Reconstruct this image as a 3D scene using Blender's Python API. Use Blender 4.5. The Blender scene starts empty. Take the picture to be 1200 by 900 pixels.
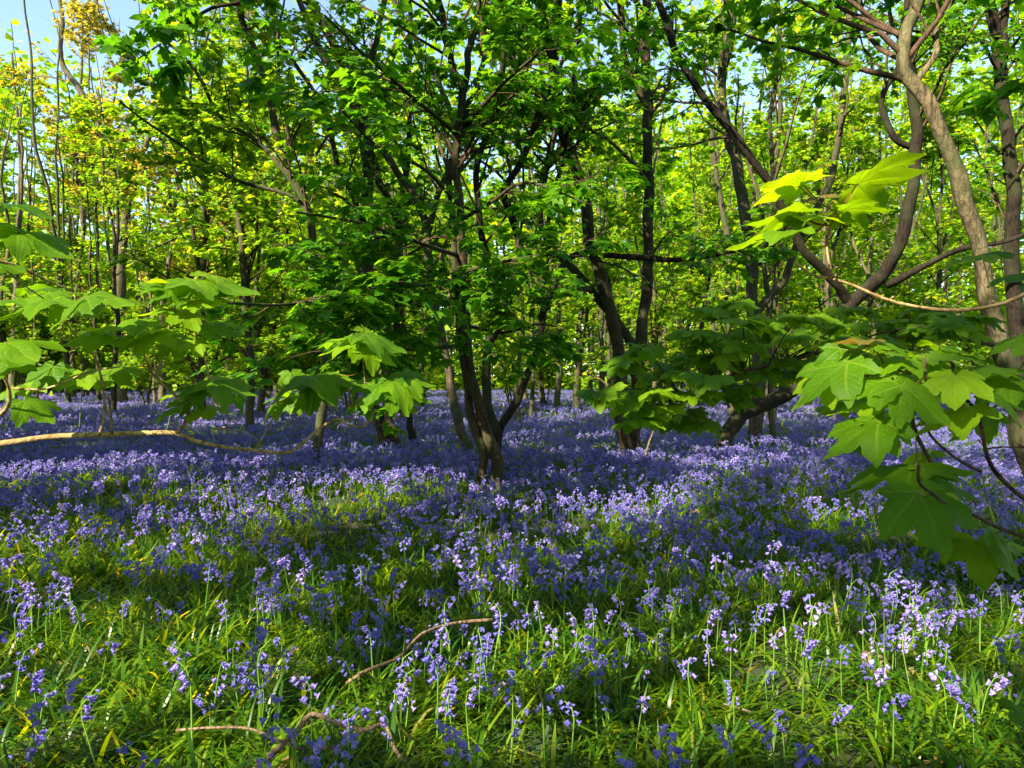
import bpy, math, random
import numpy as np
from mathutils import Vector, Matrix, Euler
R = math.radians
rng = np.random.default_rng(7)
random.seed(7)
sc = bpy.context.scene
col = sc.collection

# ------------------------------------------------------------------ camera, sky, sun, exposure
FPX, HOR, CAMZ = 867.0, 440.0, 1.55
cam_d = bpy.data.cameras.new('camera'); cam = bpy.data.objects.new('camera', cam_d); col.objects.link(cam)
cam_d.sensor_width = 36; cam_d.lens = 36 * FPX / 1200; cam_d.clip_start = 0.05; cam_d.clip_end = 2000
cam.location = (0, 0, CAMZ); cam.rotation_euler = (R(90) - math.atan((450 - HOR) / FPX), 0, 0)
sc.camera = cam
SUN_EL, SUN_TO = R(37), math.atan2(-0.72, -0.70)       # the sun stands behind the viewer's left shoulder
S = np.array([math.cos(SUN_TO) * math.cos(SUN_EL), math.sin(SUN_TO) * math.cos(SUN_EL), math.sin(SUN_EL)])
w = bpy.data.worlds.new('World'); sc.world = w; w.use_nodes = True
nt = w.node_tree; nt.nodes.clear()
sky = nt.nodes.new('ShaderNodeTexSky'); sky.sky_type = 'NISHITA'; sky.sun_disc = False
sky.sun_elevation = SUN_EL; sky.sun_rotation = math.atan2(S[0], S[1])
sky.air_density = 1.0; sky.dust_density = 0.6; sky.ozone_density = 1.2
bg = nt.nodes.new('ShaderNodeBackground'); bg.inputs[1].default_value = 0.105
wo = nt.nodes.new('ShaderNodeOutputWorld')
nt.links.new(sky.outputs[0], bg.inputs[0]); nt.links.new(bg.outputs[0], wo.inputs[0])
sun_d = bpy.data.lights.new('sun', 'SUN'); sun_d.energy = 5.0; sun_d.angle = R(0.5); sun_d.color = (1.0, 0.87, 0.66)
sun = bpy.data.objects.new('sun', sun_d); col.objects.link(sun)
sun.rotation_euler = Vector(S.tolist()).to_track_quat('Z', 'Y').to_euler(); sun.location = (-20, -20, 30)
sc.view_settings.view_transform = 'Standard'; sc.view_settings.look = 'None'
sc.view_settings.exposure = 1.95; sc.view_settings.gamma = 1
cy = sc.cycles
cy.max_bounces = 7; cy.diffuse_bounces = 4; cy.glossy_bounces = 2; cy.transmission_bounces = 5
cy.transparent_max_bounces = 4; cy.caustics_reflective = False; cy.caustics_refractive = False
cy.sample_clamp_indirect = 6

# ------------------------------------------------------------------ materials
def mat(name):
    m = bpy.data.materials.new(name); m.use_nodes = True
    n = m.node_tree; n.nodes.clear()
    return m, n.nodes, n.links
def node(ns, t, **kw):
    x = ns.new(t)
    for k, v in kw.items(): setattr(x, k, v)
    return x
def ramp(ns, ls, fac, stops):
    r = ns.new('ShaderNodeValToRGB'); e = r.color_ramp.elements
    while len(e) < len(stops): e.new(0.5)
    for i, (p, c) in enumerate(stops): e[i].position = p; e[i].color = (*c, 1)
    ls.new(fac, r.inputs[0]); return r.outputs[0]
def mathn(ns, ls, op, a, b=None, clamp=False):
    m = ns.new('ShaderNodeMath'); m.operation = op; m.use_clamp = clamp
    for i, v in enumerate((a, b)):
        if v is None: continue
        if isinstance(v, (int, float)): m.inputs[i].default_value = v
        else: ls.new(v, m.inputs[i])
    return m.outputs[0]
def noise(ns, ls, scale, detail=3, vec=None, rough=0.55):
    t = ns.new('ShaderNodeTexNoise'); t.inputs['Scale'].default_value = scale
    t.inputs['Detail'].default_value = detail; t.inputs['Roughness'].default_value = rough
    if vec is not None: ls.new(vec, t.inputs['Vector'])
    return t.outputs['Fac']
def tint_value(ns, ls):                                       # per-leaf attribute plus per-object random
    a = ns.new('ShaderNodeAttribute'); a.attribute_name = 'tint'
    o = ns.new('ShaderNodeObjectInfo')
    s = mathn(ns, ls, 'ADD', a.outputs['Fac'], o.outputs['Random'])
    return mathn(ns, ls, 'FRACT', s)
def leaf_mat(name, stops, trans, mix=0.5, rough=0.5, veins=False, spec=0.22):
    m, ns, ls = mat(name)
    c = ramp(ns, ls, tint_value(ns, ls), stops)
    bsdf = node(ns, 'ShaderNodeBsdfPrincipled'); bsdf.inputs['Roughness'].default_value = rough
    bsdf.inputs['Specular IOR Level'].default_value = spec
    tr = node(ns, 'ShaderNodeBsdfTranslucent')
    tc = node(ns, 'ShaderNodeMixRGB', blend_type='MULTIPLY'); tc.inputs[0].default_value = 1
    ls.new(c, tc.inputs[1]); tc.inputs[2].default_value = (*trans, 1)
    src_c, src_t = c, tc.outputs[0]
    if veins:
        uv = node(ns, 'ShaderNodeUVMap'); sx = node(ns, 'ShaderNodeSeparateXYZ'); ls.new(uv.outputs[0], sx.inputs[0])
        u, v = sx.outputs[0], sx.outputs[1]
        main = mathn(ns, ls, 'SUBTRACT', 1.0, mathn(ns, ls, 'MULTIPLY', u, 38.0), True)
        ph = mathn(ns, ls, 'FRACT', mathn(ns, ls, 'MULTIPLY', mathn(ns, ls, 'SUBTRACT', v, mathn(ns, ls, 'MULTIPLY', u, 0.9)), 9.0))
        side = mathn(ns, ls, 'MULTIPLY', mathn(ns, ls, 'SUBTRACT', 1.0, mathn(ns, ls, 'MULTIPLY', mathn(ns, ls, 'ABSOLUTE', mathn(ns, ls, 'SUBTRACT', ph, 0.5)), 9.0), True), 0.75)
        vn = mathn(ns, ls, 'MAXIMUM', main, side)
        geo = node(ns, 'ShaderNodeTexCoord'); nz = noise(ns, ls, 9.0, 4, geo.outputs['Object'])
        mx = node(ns, 'ShaderNodeMixRGB'); mx.blend_type = 'MIX'
        ls.new(mathn(ns, ls, 'MULTIPLY', vn, 0.55), mx.inputs[0]); ls.new(c, mx.inputs[1]); mx.inputs[2].default_value = (0.22, 0.34, 0.03, 1)
        m2 = node(ns, 'ShaderNodeMixRGB', blend_type='MULTIPLY'); m2.inputs[0].default_value = 0.6
        ls.new(mx.outputs[0], m2.inputs[1]); ls.new(ramp(ns, ls, nz, [(0.3, (.7, .75, .6)), (0.7, (1.15, 1.1, 1.1))]), m2.inputs[2])
        sp = node(ns, 'ShaderNodeMixRGB'); sn = noise(ns, ls, 14.0, 2, geo.outputs['Object']); ls.new(ramp(ns, ls, sn, [(.70, (0, 0, 0)), (.74, (.8, .8, .8))]), sp.inputs[0]); ls.new(m2.outputs[0], sp.inputs[1]); sp.inputs[2].default_value = (.10, .08, .02, 1); src_c = sp.outputs[0]
        mt = node(ns, 'ShaderNodeMixRGB', blend_type='MULTIPLY'); ls.new(mathn(ns, ls, 'MULTIPLY', vn, 0.6), mt.inputs[0])
        ls.new(tc.outputs[0], mt.inputs[1]); mt.inputs[2].default_value = (.35, .38, .3, 1); src_t = mt.outputs[0]
        bp = node(ns, 'ShaderNodeBump'); bp.inputs['Strength'].default_value = 0.35; bp.inputs['Distance'].default_value = 0.002
        hh = mathn(ns, ls, 'SUBTRACT', mathn(ns, ls, 'MULTIPLY', nz, 0.5), vn)
        ls.new(hh, bp.inputs['Height']); ls.new(bp.outputs[0], bsdf.inputs['Normal'])
    ls.new(src_c, bsdf.inputs['Base Color']); ls.new(src_t, tr.inputs[0])
    mix_n = node(ns, 'ShaderNodeMixShader'); mix_n.inputs[0].default_value = mix
    ls.new(bsdf.outputs[0], mix_n.inputs[1]); ls.new(tr.outputs[0], mix_n.inputs[2])
    out = node(ns, 'ShaderNodeOutputMaterial'); ls.new(mix_n.outputs[0], out.inputs[0])
    return m
def bark_mat(name, dark, light, moss=0.25, scale=1.0, bump=0.6, mossc=(0.045, 0.06, 0.02)):
    m, ns, ls = mat(name)
    tc = node(ns, 'ShaderNodeTexCoord'); mp = node(ns, 'ShaderNodeMapping'); mp.inputs['Scale'].default_value = (1, 1, 0.22)
    ls.new(tc.outputs['Object'], mp.inputs[0])
    n1 = noise(ns, ls, 26 * scale, 6, mp.outputs[0], 0.65); n2 = noise(ns, ls, 2.2, 3, tc.outputs['Object']); n3 = noise(ns, ls, 70 * scale, 2, tc.outputs['Object'])
    vo = node(ns, 'ShaderNodeTexVoronoi', feature='DISTANCE_TO_EDGE'); vo.inputs['Scale'].default_value = 16 * scale; mp2 = node(ns, 'ShaderNodeMapping'); mp2.inputs['Scale'].default_value = (1, 1, .3); ls.new(tc.outputs['Object'], mp2.inputs[0])
    wp = node(ns, 'ShaderNodeVectorMath', operation='ADD'); nv = node(ns, 'ShaderNodeTexNoise'); nv.inputs['Scale'].default_value = 9; sc2 = node(ns, 'ShaderNodeVectorMath', operation='SCALE'); sc2.inputs['Scale'].default_value = .12
    ls.new(tc.outputs['Object'], nv.inputs['Vector']); ls.new(nv.outputs['Color'], sc2.inputs[0]); ls.new(mp2.outputs[0], wp.inputs[0]); ls.new(sc2.outputs[0], wp.inputs[1]); ls.new(wp.outputs[0], vo.inputs['Vector'])
    crack = mathn(ns, ls, 'MULTIPLY', vo.outputs['Distance'], 7.0, True)
    n1 = mathn(ns, ls, 'MULTIPLY', n1, mathn(ns, ls, 'ADD', mathn(ns, ls, 'MULTIPLY', crack, .32), .72))
    lich = noise(ns, ls, 6.5, 5, tc.outputs['Object'], .7)
    c = ramp(ns, ls, n1, [(0.32, dark), (0.60, light)])
    mx = node(ns, 'ShaderNodeMixRGB'); ls.new(ramp(ns, ls, n2, [(0.5 - moss * .3, (0, 0, 0)), (0.75 - moss * .3, (moss * 2, moss * 2, moss * 2))]), mx.inputs[0])
    ls.new(c, mx.inputs[1]); mx.inputs[2].default_value = (*mossc, 1)
    mx1 = mx; mx = node(ns, 'ShaderNodeMixRGB'); ls.new(ramp(ns, ls, lich, [(.60, (0, 0, 0)), (.68, (.55, .55, .55))]), mx.inputs[0]); ls.new(mx1.outputs[0], mx.inputs[1]); mx.inputs[2].default_value = (light[0] * 1.35 + .005, light[1] * 1.45 + .005, light[2] * 1.4, 1)
    b = node(ns, 'ShaderNodeBsdfPrincipled'); b.inputs['Roughness'].default_value = 0.9; b.inputs['Specular IOR Level'].default_value = 0.2
    ls.new(mx.outputs[0], b.inputs['Base Color'])
    bp = node(ns, 'ShaderNodeBump'); bp.inputs['Strength'].default_value = bump; bp.inputs['Distance'].default_value = 0.02
    ls.new(mathn(ns, ls, 'ADD', n1, mathn(ns, ls, 'MULTIPLY', n3, 0.3)), bp.inputs['Height']); ls.new(bp.outputs[0], b.inputs['Normal'])
    out = node(ns, 'ShaderNodeOutputMaterial'); ls.new(b.outputs[0], out.inputs[0])
    return m

M = {}
M['leaf_hero'] = leaf_mat('sycamore leaf near', [(0, (.044, .135, .004)), (.6, (.088, .20, .004)), (1, (.15, .27, .005))], (4.6, 3.2, 1.0), 0.45, 0.5, True, spec=.15)
M['leaf_mid'] = leaf_mat('sycamore leaf', [(0, (.028, .115, .006)), (.6, (.05, .17, .006)), (1, (.09, .22, .007))], (3.6, 2.8, 1.0), 0.5, 0.42)
M['leaf_far'] = leaf_mat('young woodland leaf', [(0, (.07, .19, .007)), (.5, (.15, .30, .008)), (.9, (.25, .36, .010)), (1, (.42, .36, .03))], (2.4, 2.1, .8), 0.5, 0.5)
M['leaf_gold'] = leaf_mat('young leaf in sun gold', [(0, (.22, .27, .015)), (.5, (.42, .36, .03)), (1, (.60, .42, .08))], (1.5, 1.5, .8), 0.45, 0.5)  # young leaf colour with the gold of the low sun put in
M['leaf_red'] = leaf_mat('young bronze leaf', [(0, (.16, .13, .03)), (1, (.20, .15, .03))], (1.9, 1.7, .8), 0.5, 0.45, True)
M['blade'] = leaf_mat('strap leaf', [(0, (.013, .062, .003)), (.5, (.046, .135, .004)), (.95, (.15, .25, .005)), (1, (.24, .23, .05))], (5.6, 3.2, .5), 0.5, 0.36, spec=0.4)
M['stem'] = leaf_mat('flower stem', [(0, (.10, .24, .03)), (1, (.20, .34, .06))], (1.8, 1.7, .9), 0.3, 0.4)
M['petal'] = leaf_mat('bluebell petal', [(0, (.13, .12, .43)), (.4, (.20, .175, .57)), (.8, (.30, .24, .65)), (1, (.38, .31, .72))], (1.3, 1.15, 1.2), 0.35, 0.5)
M['white'] = leaf_mat('small white petal', [(0, (.7, .72, .68)), (1, (.8, .8, .74))], (1, 1, 1), 0.3, 0.5)
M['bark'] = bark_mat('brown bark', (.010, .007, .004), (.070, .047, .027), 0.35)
M['bark_shaded'] = bark_mat('shade-darkened bark', (.005, .004, .003), (.025, .0175, .011), 0.2)  # canopy shade put into the bark colour as a near-black tone
M['bark_pale'] = bark_mat('pale bark', (.040, .032, .018), (.17, .135, .078), 0.35)
M['bark_grey'] = bark_mat('grey bark', (.022, .017, .011), (.105, .083, .052), 0.45)
M['twig'] = bark_mat('twig bark', (.035, .022, .014), (.10, .065, .038), 0.0, 2, 0.3)
M['twig_tan'] = bark_mat('tan twig bark', (.15, .095, .04), (.36, .26, .12), 0.05, 2.5, 0.25)
M['dead'] = bark_mat('dead wood', (.07, .045, .028), (.26, .18, .11), 0.1, 1.8, 0.6)
M['petiole'] = leaf_mat('petiole', [(0, (.16, .05, .02)), (.5, (.20, .22, .04)), (1, (.12, .2, .04))], (1, 1, 1), 0.2, 0.4)
M['litter'] = leaf_mat('dry fallen leaf', [(0, (.16, .09, .045)), (.5, (.28, .17, .09)), (1, (.38, .27, .17))], (1.2, 1, .8), 0.25, 0.7)
m, ns, ls = mat('woodland soil'); M['soil'] = m
tc = node(ns, 'ShaderNodeTexCoord')
n1 = noise(ns, ls, 9, 8, tc.outputs['Object'], .7); n2 = noise(ns, ls, 0.6, 4, tc.outputs['Object'])
c1 = ramp(ns, ls, n1, [(.3, (.012, .010, .005)), (.55, (.035, .028, .014)), (.75, (.08, .055, .03))])
c2 = ramp(ns, ls, n1, [(.3, (.008, .022, .005)), (.7, (.03, .075, .014))])
mx = node(ns, 'ShaderNodeMixRGB'); ls.new(ramp(ns, ls, n2, [(.35, (.2, .2, .2)), (.6, (.9, .9, .9))]), mx.inputs[0]); ls.new(c1, mx.inputs[1]); ls.new(c2, mx.inputs[2])
b = node(ns, 'ShaderNodeBsdfPrincipled'); b.inputs['Roughness'].default_value = .95; ls.new(mx.outputs[0], b.inputs['Base Color'])
bp = node(ns, 'ShaderNodeBump'); bp.inputs['Strength'].default_value = .8; bp.inputs['Distance'].default_value = .05; ls.new(n1, bp.inputs['Height']); ls.new(bp.outputs[0], b.inputs['Normal'])
o_ = node(ns, 'ShaderNodeOutputMaterial'); ls.new(b.outputs[0], o_.inputs[0])

# ------------------------------------------------------------------ helpers
def gz(x, y):                                                   # height of the ground
    return (0.05 * np.sin(x * .55 + 1.3) * np.cos(y * .42) + 0.025 * np.sin(x * 1.7 + y * 1.1)
            + 0.008 * np.maximum(0, np.abs(x) - 40) + 0.006 * np.maximum(0, y - 40))
def P(px, py, d):                                               # a point seen at a photograph pixel, d metres away
    return np.array([(px - 600) / FPX * d, d, CAMZ - (py - HOR) / FPX * d])
def G(px, py):                                                  # the ground point seen at a pixel
    d = CAMZ * FPX / (py - HOR)
    return np.array([(px - 600) / FPX * d, d, 0.0])
def pix(p):
    d = np.maximum(p[..., 1], .01)
    return 600 + p[..., 0] / d * FPX, HOR - (p[..., 2] - CAMZ) / d * FPX
def nrm(v): return v / np.maximum(np.linalg.norm(v, axis=-1, keepdims=True), 1e-9)
def raw_mesh(name, V, F, material, tint=None, smooth=True, uv=None):
    """V (n,3), F (m,3 or 4) -> mesh data"""
    V = np.ascontiguousarray(V, dtype=np.float32).reshape(-1, 3); F = np.ascontiguousarray(F, dtype=np.int32); k = F.shape[1]
    me = bpy.data.meshes.new(name)
    me.vertices.add(len(V)); me.vertices.foreach_set('co', V.ravel())
    me.loops.add(F.size); me.loops.foreach_set('vertex_index', F.ravel())
    me.polygons.add(len(F)); me.polygons.foreach_set('loop_start', np.arange(len(F), dtype=np.int32) * k)
    me.polygons.foreach_set('loop_total', np.full(len(F), k, dtype=np.int32))
    if smooth: me.polygons.foreach_set('use_smooth', np.ones(len(F), dtype=bool))
    if tint is not None:
        a = me.attributes.new('tint', 'FLOAT', 'FACE'); a.data.foreach_set('value', np.asarray(tint, dtype=np.float32))
    if uv is not None:
        l = me.uv_layers.new(name='UVMap'); l.data.foreach_set('uv', np.asarray(uv, dtype=np.float32)[F.ravel()].ravel())
    me.update(); me.validate()
    if isinstance(material, (list, tuple)):
        for x in material: me.materials.append(x)
    else: me.materials.append(material)
    return me
def link(name, me, parent=None):
    o = bpy.data.objects.new(name, me); col.objects.link(o)
    if parent is not None: o.parent = parent
    return o
def tag(o, label=None, cat=None, group=None, kind=None):
    if label: o['label'] = label
    if cat: o['category'] = cat
    if group: o['group'] = group
    if kind: o['kind'] = kind
    return o
def empty(name, loc):
    o = bpy.data.objects.new(name, None); o.location = tuple(float(a) for a in loc); o.empty_display_size = .2; col.objects.link(o); return o
def under(root, name, me, kind=None):                           # a part whose mesh is in world coordinates
    o = link(name, me, root); o.matrix_parent_inverse = Matrix.Translation(root.location).inverted()
    if kind: o['kind'] = kind
    return o

def tubes(PL, RD, S_=5):
    """PL (N,K,3) polylines, RD (N,K) radii -> V,F (quads)"""
    N, K, _ = PL.shape
    T = np.empty_like(PL); T[:, 1:-1] = PL[:, 2:] - PL[:, :-2]; T[:, 0] = PL[:, 1] - PL[:, 0]; T[:, -1] = PL[:, -1] - PL[:, -2]
    T = nrm(T)
    ref = np.where(np.abs(T[:, :1, 2:3]) > .8, np.array([1., 0.13, 0.]), np.array([0., 0.1, 1.]))
    A = nrm(np.cross(T, np.broadcast_to(ref, T.shape))); B = np.cross(T, A)
    an = np.arange(S_) * 2 * math.pi / S_
    V = PL[:, :, None, :] + RD[:, :, None, None] * (A[:, :, None, :] * np.cos(an)[None, None, :, None] + B[:, :, None, :] * np.sin(an)[None, None, :, None])
    i = np.arange(N)[:, None, None] * K * S_ + np.arange(K - 1)[None, :, None] * S_; s = np.arange(S_)[None, None, :]; s2 = (s + 1) % S_
    F = np.stack([i + s, i + s2, i + S_ + s2, i + S_ + s], -1).reshape(-1, 4)
    return V.reshape(-1, 3), F
def spline(pts, n):
    p = np.asarray(pts, float); p = np.vstack([2 * p[0] - p[1], p, 2 * p[-1] - p[-2]])
    t = np.linspace(0, len(pts) - 1 - 1e-6, n); i = t.astype(int); f = (t - i)[:, None]
    a, b_, c, d = p[i], p[i + 1], p[i + 2], p[i + 3]
    return .5 * (2 * b_ + (c - a) * f + (2 * a - 5 * b_ + 4 * c - d) * f ** 2 + (3 * b_ - a - 3 * c + d) * f ** 3)
def limb_mesh(pts, r0, r1, sides=12, flare=0.0, seg=.12, knob=.10, matl=None, wob=.0, cap=True):
    p = np.asarray(pts, float); L = np.sum(np.linalg.norm(np.diff(p, axis=0), axis=1)); n = int(min(110, max(len(pts) * 3, L / seg)))
    q = spline(p, n); t = np.linspace(0, 1, n)
    r = r0 + (r1 - r0) * t ** .9
    ph = rng.uniform(0, 9, 4)
    dd = t * L
    q = q + wob * np.stack([np.sin(dd * 2.1 + ph[0]), np.sin(dd * 1.7 + ph[1]), 0 * t], 1)
    q = q + wob * .45 * np.stack([np.sin(dd * 6.3 + ph[2]), np.sin(dd * 5.1 + ph[3]), 0 * t], 1); r = r * (1 + knob * .8 * np.maximum(0, np.sin(dd * 2.7 + ph[1])) ** 8)
    if flare: r = r * (1 + flare * np.exp(-dd / .22))
    V, F = tubes(q[None], np.ones((1, n)), sides)
    ring = (V.reshape(n, sides, 3) - q[:, None, :])
    a = np.arange(sides) * 2 * math.pi / sides
    rr = r[:, None] * (1 + knob * np.sin(a[None] * 3 + dd[:, None] * 1.3 + ph[2]) * .6 + knob * rng.normal(0, .35, (n, sides)) + knob * np.sin(dd[:, None] * 4 + a[None] * 2 + ph[3]) * .5)
    if flare: rr = rr * (1 + .22 * flare * np.exp(-dd / .3)[:, None] * np.sin(a[None] * 4 + ph[0]))
    V = (q[:, None, :] + ring * rr[..., None]).reshape(-1, 3)
    if cap:
        V = np.vstack([V, q[-1:], q[:1]]); e = (n - 1) * sides; c = len(V) - 2; s = np.arange(sides)
        F = np.vstack([F, np.stack([e + s, e + (s + 1) % sides, np.full(sides, c), np.full(sides, c)], 1)[:0]])
        tri = np.stack([e + s, e + (s + 1) % sides, np.full(sides, c)], 1); tri2 = np.stack([(s + 1) % sides, s, np.full(sides, c + 1)], 1)
        T3 = np.vstack([F[:, [0, 1, 2]], F[:, [0, 2, 3]], tri, tri2])
        return q, r, raw_mesh('limb', V, T3, matl)
    return q, r, raw_mesh('limb', V, F, matl)

# leaf outlines: junction with the stalk at the origin, tip at (0,1)
def leaf_template(level):
    if level == 'mid':
        o = [(0, -.03), (-.2, -.17), (-.44, -.12), (-.34, .1), (-.64, .42), (-.3, .42), (-.25, .68), (0, 1), (.25, .68), (.3, .42), (.64, .42), (.34, .1), (.44, -.12), (.2, -.17)]
        v = np.array([(0, .25)] + o, float); r2 = v[:, 0] ** 2 + v[:, 1] ** 2
        z = -.28 * r2; z[0] -= .05; z[[3, 5, 7, 9]] += 0.02; z[[4, 6, 10, 12]] += .05
        V = np.column_stack([v, z]); n = len(o); F = np.array([(0, 1 + i, 1 + (i + 1) % n) for i in range(n)])[:, ::-1]
    elif level == 'med':
        v = np.array([(0, 0), (-.4, -.15), (-.3, .12), (-.62, .44), (-.27, .5), (0, 1), (.27, .5), (.62, .44), (.3, .12), (.4, -.15)], float)
        z = -.26 * (v ** 2).sum(1); z[[1, 3, 7, 9]] += .06; V = np.column_stack([v, z]); F = np.array([(0, 2, 1), (0, 3, 2), (0, 4, 3), (0, 5, 4), (0, 6, 5), (0, 7, 6), (0, 8, 7), (0, 9, 8)])[:, ::-1]; F = F[:, ::-1]
    elif level == 'low':
        v = np.array([(0, 0), (-.46, -.05), (-.5, .5), (0, 1), (.5, .5), (.46, -.05)], float)
        z = np.array([0, .02, -.02, -.22, -.02, .02]); V = np.column_stack([v, z]); F = np.array([(0, 3, 2), (0, 2, 1), (0, 4, 3), (0, 5, 4)])
    else:
        v = np.array([(0, -.1), (-.5, .35), (0, 1), (.5, .35)], float); V = np.column_stack([v, [0, .12, -.1, .12]]); F = np.array([(0, 2, 1), (0, 3, 2)])
    return V, F
TPL = {k: leaf_template(k) for k in ('mid', 'med', 'low', 'tiny')}
def leaf_cloud(pos, d, n, size, level):
    """pos (N,3) junctions, d tip direction, n rough normal, size (N,)"""
    V0, F0 = TPL[level]; Y = nrm(d); X = nrm(np.cross(Y, n)); Z = np.cross(X, Y)
    V = pos[:, None, :] + size[:, None, None] * (X[:, None] * V0[None, :, 0:1] + Y[:, None] * V0[None, :, 1:2] + Z[:, None] * V0[None, :, 2:3])
    F = (np.arange(len(pos))[:, None, None] * len(V0) + F0[None]).reshape(-1, 3)
    return V.reshape(-1, 3), F, np.repeat(rng.uniform(0, 1, len(pos)), len(F0))
def hero_leaf_mesh(name, seed, material):
    r_ = np.random.default_rng(seed); lob = np.array([-104, -50, 0, 50, 104.]); ll = np.array([.60, .94, 1.0, .94, .60]) * r_.uniform(.94, 1.05, 5)
    th = np.linspace(-150, 150, 101); rings = [0, .22, .45, .65, .82, 1.0]
    def rad(t):
        best = 0
        for a, L in zip(lob, ll):
            dlt = abs(t - a); wdt = 27 if abs(a) < 60 else 24
            best = max(best, L * (.56 + .44 * max(0, 1 - dlt / wdt) ** .8) if dlt < wdt else L * .56 * max(0.0, 1 - (dlt - wdt) / 70.))
        return max(best, .20)
    rr = np.array([rad(t) for t in th]); saw = 1 + .085 * ((np.arange(101) % 5) / 4. - .5) * np.where(th < 0, 1, -1) + r_.normal(0, .012, 101); rr = rr * saw
    V = []; UV = []; ph = r_.uniform(0, 6, 3)
    for f in rings:
        for i, t in enumerate(th):
            a = R(t); r = rr[i] * f; x, y = r * math.sin(a), r * math.cos(a)
            k = int(np.argmin(np.abs(lob - t))); da = R(abs(t - lob[k])); u = r * math.sin(da); v = r * math.cos(da)
            z = -.24 * r * r * (1 + .5 * math.sin(a * 1.5 + ph[1])) + .24 * u * (1 - .3 * f) + .035 * math.sin(7 * x + ph[0]) * (r + .3) + .035 * math.sin(8 * y + ph[1]) * (r + .3) + .012 * math.sin(20 * v + ph[2]) * min(1, u * 6)
            V.append((x, y, z)); UV.append((u, v))
    n = 101; F = []
    for j in range(len(rings) - 1):
        for i in range(n - 1):
            a, b_, c, d = j * n + i, j * n + i + 1, (j + 1) * n + i + 1, (j + 1) * n + i
            if j == 0: F.append((a, d, c))
            else: F += [(a, d, c), (a, c, b_)]
    return raw_mesh(name, np.array(V), np.array(F), material, uv=np.array(UV))
HERO = [hero_leaf_mesh('sycamore_leaf', s, M['leaf_hero']) for s in (1, 2, 3, 4)]
REDL = hero_leaf_mesh('bronze_leaf', 9, M['leaf_red'])
MIDL = []
for s in range(3):
    V0, F0 = TPL['mid']; V1 = V0.copy(); V1[:, :2] *= 1 + rng.normal(0, .05, (len(V0), 2)); V1[:, 2] += rng.normal(0, .02, len(V0))
    MIDL.append(raw_mesh('sycamore_leaf_small', V1, F0, M['leaf_mid']))
def basis(pos, d, n, s):
    d = Vector([float(a) for a in d]).normalized(); n = Vector([float(a) for a in n]); x = d.cross(n).normalized(); z = x.cross(d)
    m_ = Matrix((x * s, d * s, z * s)).transposed().to_4x4(); m_.translation = Vector([float(a) for a in pos]); return m_

# ------------------------------------------------------------------ shafts of sunlight: gaps cut in the foliage so sun reaches chosen spots
BEAMS = []
def gap(p, r): BEAMS.append((np.asarray(p, float), r))
for px, py, r in [(900, 790, .26), (1000, 850, .26), (1090, 850, .24), (960, 740, .16), (1060, 780, .16), (620, 775, .22), (700, 800, .22), (560, 830, .24), (480, 800, .18),
                  (440, 870, .2), (250, 640, .28), (170, 680, .25), (230, 760, .26), (120, 730, .2), (320, 840, .24), (200, 830, .22), (40, 860, .2), (770, 740, .2), (660, 870, .2),
                  (660, 612, .45), (715, 618, .5), (770, 600, .4), (690, 650, .25), (30, 572, .5), (90, 575, .5), (150, 572, .45), (200, 590, .3), (560, 690, .16), (430, 690, .16),
                  (860, 870, .22), (740, 870, .2), (1130, 740, .12), (1050, 700, .10), (540, 655, .2), (390, 590, .3), (480, 575, .3), (820, 560, .35), (900, 530, .4), (1150, 520, .7),
                  (1020, 530, .5), (440, 545, .35), (620, 540, .3), (300, 620, .2), (850, 700, .12), (60, 650, .2), (80, 885, .25), (300, 895, .22), (500, 890, .25), (640, 892, .2), (800, 890, .28), (960, 892, .25), (1120, 895, .25), (170, 800, .25), (20, 780, .2)]:
    gap(G(px, py) + (0, 0, .25), r)
NKEY = len(BEAMS)
for i in range(70):
    gap(G(rng.uniform(-20, 1220), 440 + 45 * (11. ** rng.uniform(0, 1)) ** .9) + (0, 0, .25), rng.uniform(.09, .32))
for i in range(34):
    gap(P(rng.uniform(270, 720), rng.uniform(40, 400), rng.uniform(6.5, 11)), rng.uniform(.15, .45))
for px, py, d, r in [(215, 350, 2.0, .3), (180, 385, 2.0, .2), (415, 400, 2.3, .18), (95, 355, 1.7, .22), (30, 355, 1.7, .14), (430, 455, 2.3, .12), (350, 455, 2.3, .12), (245, 450, 2.0, .14),
                     (50, 512, 2.0, .14), (130, 508, 2.0, .14), (210, 500, 2.0, .10), (300, 527, 2.1, .05), (50, 245, 1.5, .12), (60, 290, 1.5, .10), (1085, 408, 1.3, .2), (1010, 403, 1.3, .12), (1140, 440, 1.3, .1), (1090, 560, 1.15, .06),
                     (1050, 197, 1.3, .08), (925, 200, 1.3, .08), (985, 250, 1.3, .08), (975, 440, 1.3, .10), (1110, 180, 6.4, .3), (1140, 250, 6.4, .3), (1080, 110, 6.4, .3), (1160, 340, 6.4, .2), (1060, 30, 6.4, .3),
                     (690, 230, 12.6, .2), (535, 180, 9.6, .2), (575, 520, 9.6, .12), (470, 490, 14.4, .3), (350, 220, 12, .6)]:
    gap(P(px, py, d), r)
for px, py, d, r in [(100, 60, 36, 9), (60, 150, 34, 5), (160, 200, 34, 5), (300, 60, 30, 4), (200, 120, 28, 4)]: gap(P(px, py, d), r)

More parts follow.
